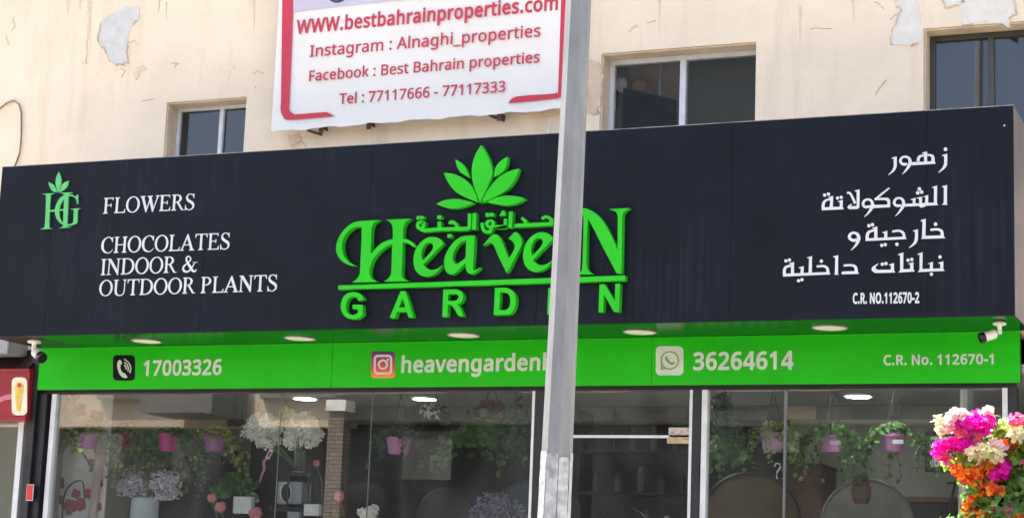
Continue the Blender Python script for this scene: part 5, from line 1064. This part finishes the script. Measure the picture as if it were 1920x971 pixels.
a, b = P(1473, 868, 14.6), P(1540, 868, 14.6); bbox('carcass', 'brownvase', cb, a.x, b.x, 14.6, 15.1, .15, a.z - .02); bbox('top_board', 'intdark', cb, a.x - .01, b.x + .01, 14.59, 15.1, a.z - .019, a.z)
sh_ = thing('display_shelves', (P(1200, 850, 14.5).x, 14.5, .15), 'dark display shelves with small jars behind the door', 'shelves')
a, b = P(1090, 760, 14.5), P(1290, 760, 14.5)
for k in range(5):
    z = a.z - .02 - k * .33; bbox('shelf', 'blackmetal', sh_, a.x, b.x, 14.5, 14.8, z - .02, z)
for x in (a.x - .02, b.x): bbox('upright', 'intdark', sh_, x, x + .02, 14.5, 14.8, .15, a.z)
for k in range(14):
    x = a.x + .06 + k * (b.x - a.x - .12) / 13 + random.uniform(-.01, .01); z = a.z - .02 - (k % 3 + 1) * .33; h_ = random.uniform(.1, .2); q = Vector((x, 14.6, z + .001)); bm = B()
    lathe(bm, q, [(.03, 0), (.032, h_ * .7), (.02, h_ * .85), (.02, h_), (0, h_)], 10); o = put('jar', bm, random.choice(['steelstrip', 'blackmetal', 'brownvase', 'ceramic']), None, org=q); tag(o, 'small jar behind the door glass, %s from the left along the dark shelves' % ('first second third fourth fifth sixth seventh eighth ninth tenth eleventh twelfth thirteenth fourteenth'.split()[k]), 'jar', 'jars on the shelves behind the door')

# ------------------------------------------------------------------ bougainvillea in the sun
YV = 6.5
bs_ = thing('bougainvillea', (P(1900, 971, YV).x, YV, .14), 'sunlit bougainvillea shrub with magenta, white and orange bracts at the lower right', 'shrub')
def bracts(px, py, rx, ry, n, m, label, sz=.019, Y=YV):
    q = P(px, py, Y); s = Y / F * 1.03; bm = B(); nb = max(3, n // 11); subs = []
    for _ in range(nb): d = rnd(); d = d.normalized() * d.length ** .6; subs.append(Vector((d.x * rx * s * .95, d.y * rx * s * .7, d.z * ry * s * .95)))
    for i_ in range(int(n * .7)):
        d = rnd(); p = q + subs[i_ % nb] + d * .016; ax = (d * .9 + rnd() * .5 + Vector((0, -.4, .35))).normalized(); u0 = ax.cross(rnd()).normalized(); r_ = sz * random.uniform(.75, 1.25)
        for k in range(3):
            u = Matrix.Rotation(2.094 * k, 3, ax) @ u0; nn = (ax - u * .5).normalized(); uu = (u + ax * .5).normalized(); leaf(bm, p, nn, uu, r_, r_ * .85, 2)
    put('flower_cluster', bm, m, bs_, label)
for a in ((1800, 790, 30, 16, 150, 'blushb', 'white pink cluster at the very top'), (1768, 797, 12, 10, 45, 'creamb', 'cream edge of the top cluster'), (1846, 778, 14, 8, 26, 'blushb', None),
          (1824, 788, 28, 15, 130, 'magenta', 'upper magenta cluster'), (1800, 808, 14, 8, 30, 'pinkb', None), (1848, 801, 14, 8, 34, 'magenta', None),
          (1792, 834, 27, 9, 90, 'magenta', 'lower magenta cluster'), (1766, 843, 14, 10, 50, 'magenta', None), (1768, 858, 7, 6, 14, 'pinkb', None),
          (1846, 850, 32, 13, 100, 'creamb', 'cream cluster in the middle'), (1868, 838, 14, 9, 26, 'blushb', None), (1832, 830, 8, 6, 12, 'pinkb', None),
          (1800, 882, 24, 12, 46, 'orangeb', 'upper orange cluster'), (1828, 892, 18, 14, 44, 'orangeb', None), (1852, 880, 12, 10, 20, 'orangeb', None), (1850, 914, 26, 11, 48, 'orangeb', 'middle orange cluster'), (1872, 922, 12, 7, 14, 'orangeb', None),
          (1820, 950, 20, 11, 40, 'orangeb', 'lowest orange cluster'), (1840, 962, 12, 8, 18, 'orangeb', None), (1876, 958, 20, 14, 44, 'pinkb', 'pink cluster at the bottom'), (1888, 868, 10, 9, 20, 'magenta', None), (1874, 884, 11, 8, 20, 'magenta', None),
          (1906, 787, 10, 7, 22, 'pinkb', 'small pink cluster at the upper right'), (1914, 818, 12, 12, 36, 'creamb', None), (1888, 832, 10, 6, 14, 'orangeb', None), (1916, 968, 10, 8, 20, 'orangeb', None), (1925, 870, 8, 30, 30, 'pinkb', None)):
    bracts(*a)
def bleaf(px, py, rx, ry, n, m, sz=.034, Y=YV + .06):
    q = P(px, py, Y); s = Y / F * 1.03; bm = B(); scatter(bm, q, (rx * s, rx * s * .9, ry * s), n, sz, 0, (0, -.3, .5), .1); return bm
for a in ((1886, 812, 24, 22, 260, 'bouglime'), (1868, 856, 26, 20, 90, 'bouglime'), (1902, 845, 30, 34, 300, 'bouglime'), (1912, 905, 34, 60, 330, 'bougleaf'), (1870, 945, 60, 40, 380, 'bougleaf'), (1836, 900, 44, 26, 150, 'bougleaf'), (1850, 935, 34, 22, 150, 'bougleaf'), (1800, 862, 34, 12, 40, 'bouglime'), (1832, 838, 40, 30, 70, 'bougleaf'), (1915, 975, 60, 60, 400, 'bougleaf'), (1860, 1010, 110, 60, 700, 'bougleaf'), (1950, 900, 60, 110, 600, 'bougleaf')):
    put('foliage', bleaf(*a[:5], a[5]), a[5], bs_, kind='stuff')
bm = B(); rt = Vector((P(1915, 971, YV).x, YV + .05, .14))
tube(bm, [rt, rt + Vector((.02, 0, .7)), P(1905, 971, YV + .05)], [.04, .03, .022], 8)
put('trunk', bm, 'wood', bs_)
for e in ((1862, 786), (1800, 800), (1790, 835), (1850, 850), (1808, 885), (1850, 912), (1822, 948), (1905, 790), (1888, 870), (1874, 958), (1864, 778), (1930, 850)):
    p_, m_, e_ = P(1905, 985, YV + .05), P((1905 + e[0]) / 2 + 12, (985 + e[1]) / 2 - 14, YV + .05), P(*e, YV + .02)
    bm = B(); tube(bm, [p_, m_, e_], [.010, .006, .0025], 5); put('branch', bm, 'wood', bs_)
bm = B(); tube(bm, [P(1854, 790, YV), P(1862, 778, YV), P(1874, 780, YV), P(1882, 792, YV)], [.003, .002, .002, .002], 4); put('tendril', bm, 'bouglime', bs_)

# ------------------------------------------------------------------ the street opposite, seen only as reflections
YO = -13.0; YR = 2 * YG - YO
def OX(px, py=850, y=None): return P(px, py, YR if y is None else 2 * YG - y).x
def OZ(py, px=960): return P(px, py, YR).z
ob = thing('opposite_building', (-15, YO - 6, 0), 'sunlit beige building across the street, mirrored in the shop windows', 'building')
zl = OZ(800, 700); zm = OZ(742, 700); xs_ = OX(655, 770); zk = OZ(792, 900)
bbox('upper_wall', 'opp', ob, -70, xs_, YO - 12, YO, zl, 8.8); bbox('upper_wall', 'opp', ob, xs_ + .01, 40, YO - 12, YO, zm, 8.8)
bbox('canopy_edge', 'oppdark', ob, xs_ + .01, 40, YO - .39, YO + .5, zm - .28, zm - .001)
bbox('sign_band', 'oppband', ob, xs_ + .01, 40, YO - .39, YO + .2, zk, zm - .281)
bbox('lower_wall', 'oppdark', ob, -70, xs_ - .5, YO - 12, YO - .4, 0, zl - .001); bbox('lower_wall', 'oppdark', ob, xs_ - .49, 40, YO - 12, YO - .4, 0, zk - .001)
bbox('parapet', 'oppgrey', ob, -60, 40, YO - .2, YO + .15, 8.801, 9.2)
for i in range(-14, 9):
    x = i * 4.3; f = bbox('window', 'oppdark', ob, x, x + 1.7, YO + .002, YO + .04, 5.9, 7.4); bbox('sill', 'oppgrey', f, x - .1, x + 1.8, YO + .002, YO + .16, 5.8, 5.895)
bx0, bx1 = OX(612, 850, YO + .9), OX(641, 850, YO + .9)
bc = thing('brick_column', ((bx0 + bx1) / 2, YO + .6, .14), 'tan brick column with a white cap across the street, mirrored in the window', 'column')
bbox('shaft', 'brick', bc, bx0, bx1, YO + .55, YO + .9, .14, OZ(778, 630)); bbox('cap', 'paint', bc, bx0 - .05, bx1 + .05, YO + .5, YO + .95, OZ(778, 630) + .002, OZ(758, 630))
bm = B(); box(bm, OX(262, 770, YO + 1.6), OX(396, 770, YO + 1.6), YO + .1, YO + 1.6, OZ(795, 330) + .1, OZ(748, 330)); o = put('canopy_box', bm, 'oppgrey', ob)
for px0, px1, py0, py1, m_ in ((1345, 1440, 772, 800, 'oppband'), (1330, 1400, 752, 771, 'oppdark'), (1470, 1530, 760, 788, 'opp'), (1600, 1690, 756, 785, 'oppgrey'), (1760, 1830, 700, 742, 'oppgrey'), (700, 770, 752, 782, 'oppgrey'), (900, 985, 758, 784, 'oppband'), (1080, 1150, 758, 790, 'oppband'), (1180, 1250, 750, 776, 'oppdark'), (1430, 1500, 812, 850, 'oppdim'), (760, 850, 810, 900, 'oppdim'), (150, 235, 815, 880, 'oppdim'), (330, 420, 822, 905, 'oppdim')):  # sign boxes invented to break up the reflections in the shop glass
    sb = bbox('shop_sign', m_, ob, OX(px0, 780, YO + .24), OX(px1, 780, YO + .24), YO + .21, YO + .27, OZ(py1, (px0 + px1) / 2), OZ(py0, (px0 + px1) / 2))
for i in range(10):
    px = 433 + i * 3.4; x = OX(px, 750); bbox('louvre', 'oppdark', ob, x, x + .035, YO + .05, YO + .12, OZ(800, 450), OZ(690, 450))

for o in list(sc.objects):
    if o.type == 'MESH' and not o.data.materials: o.data.materials.append(M['black'])
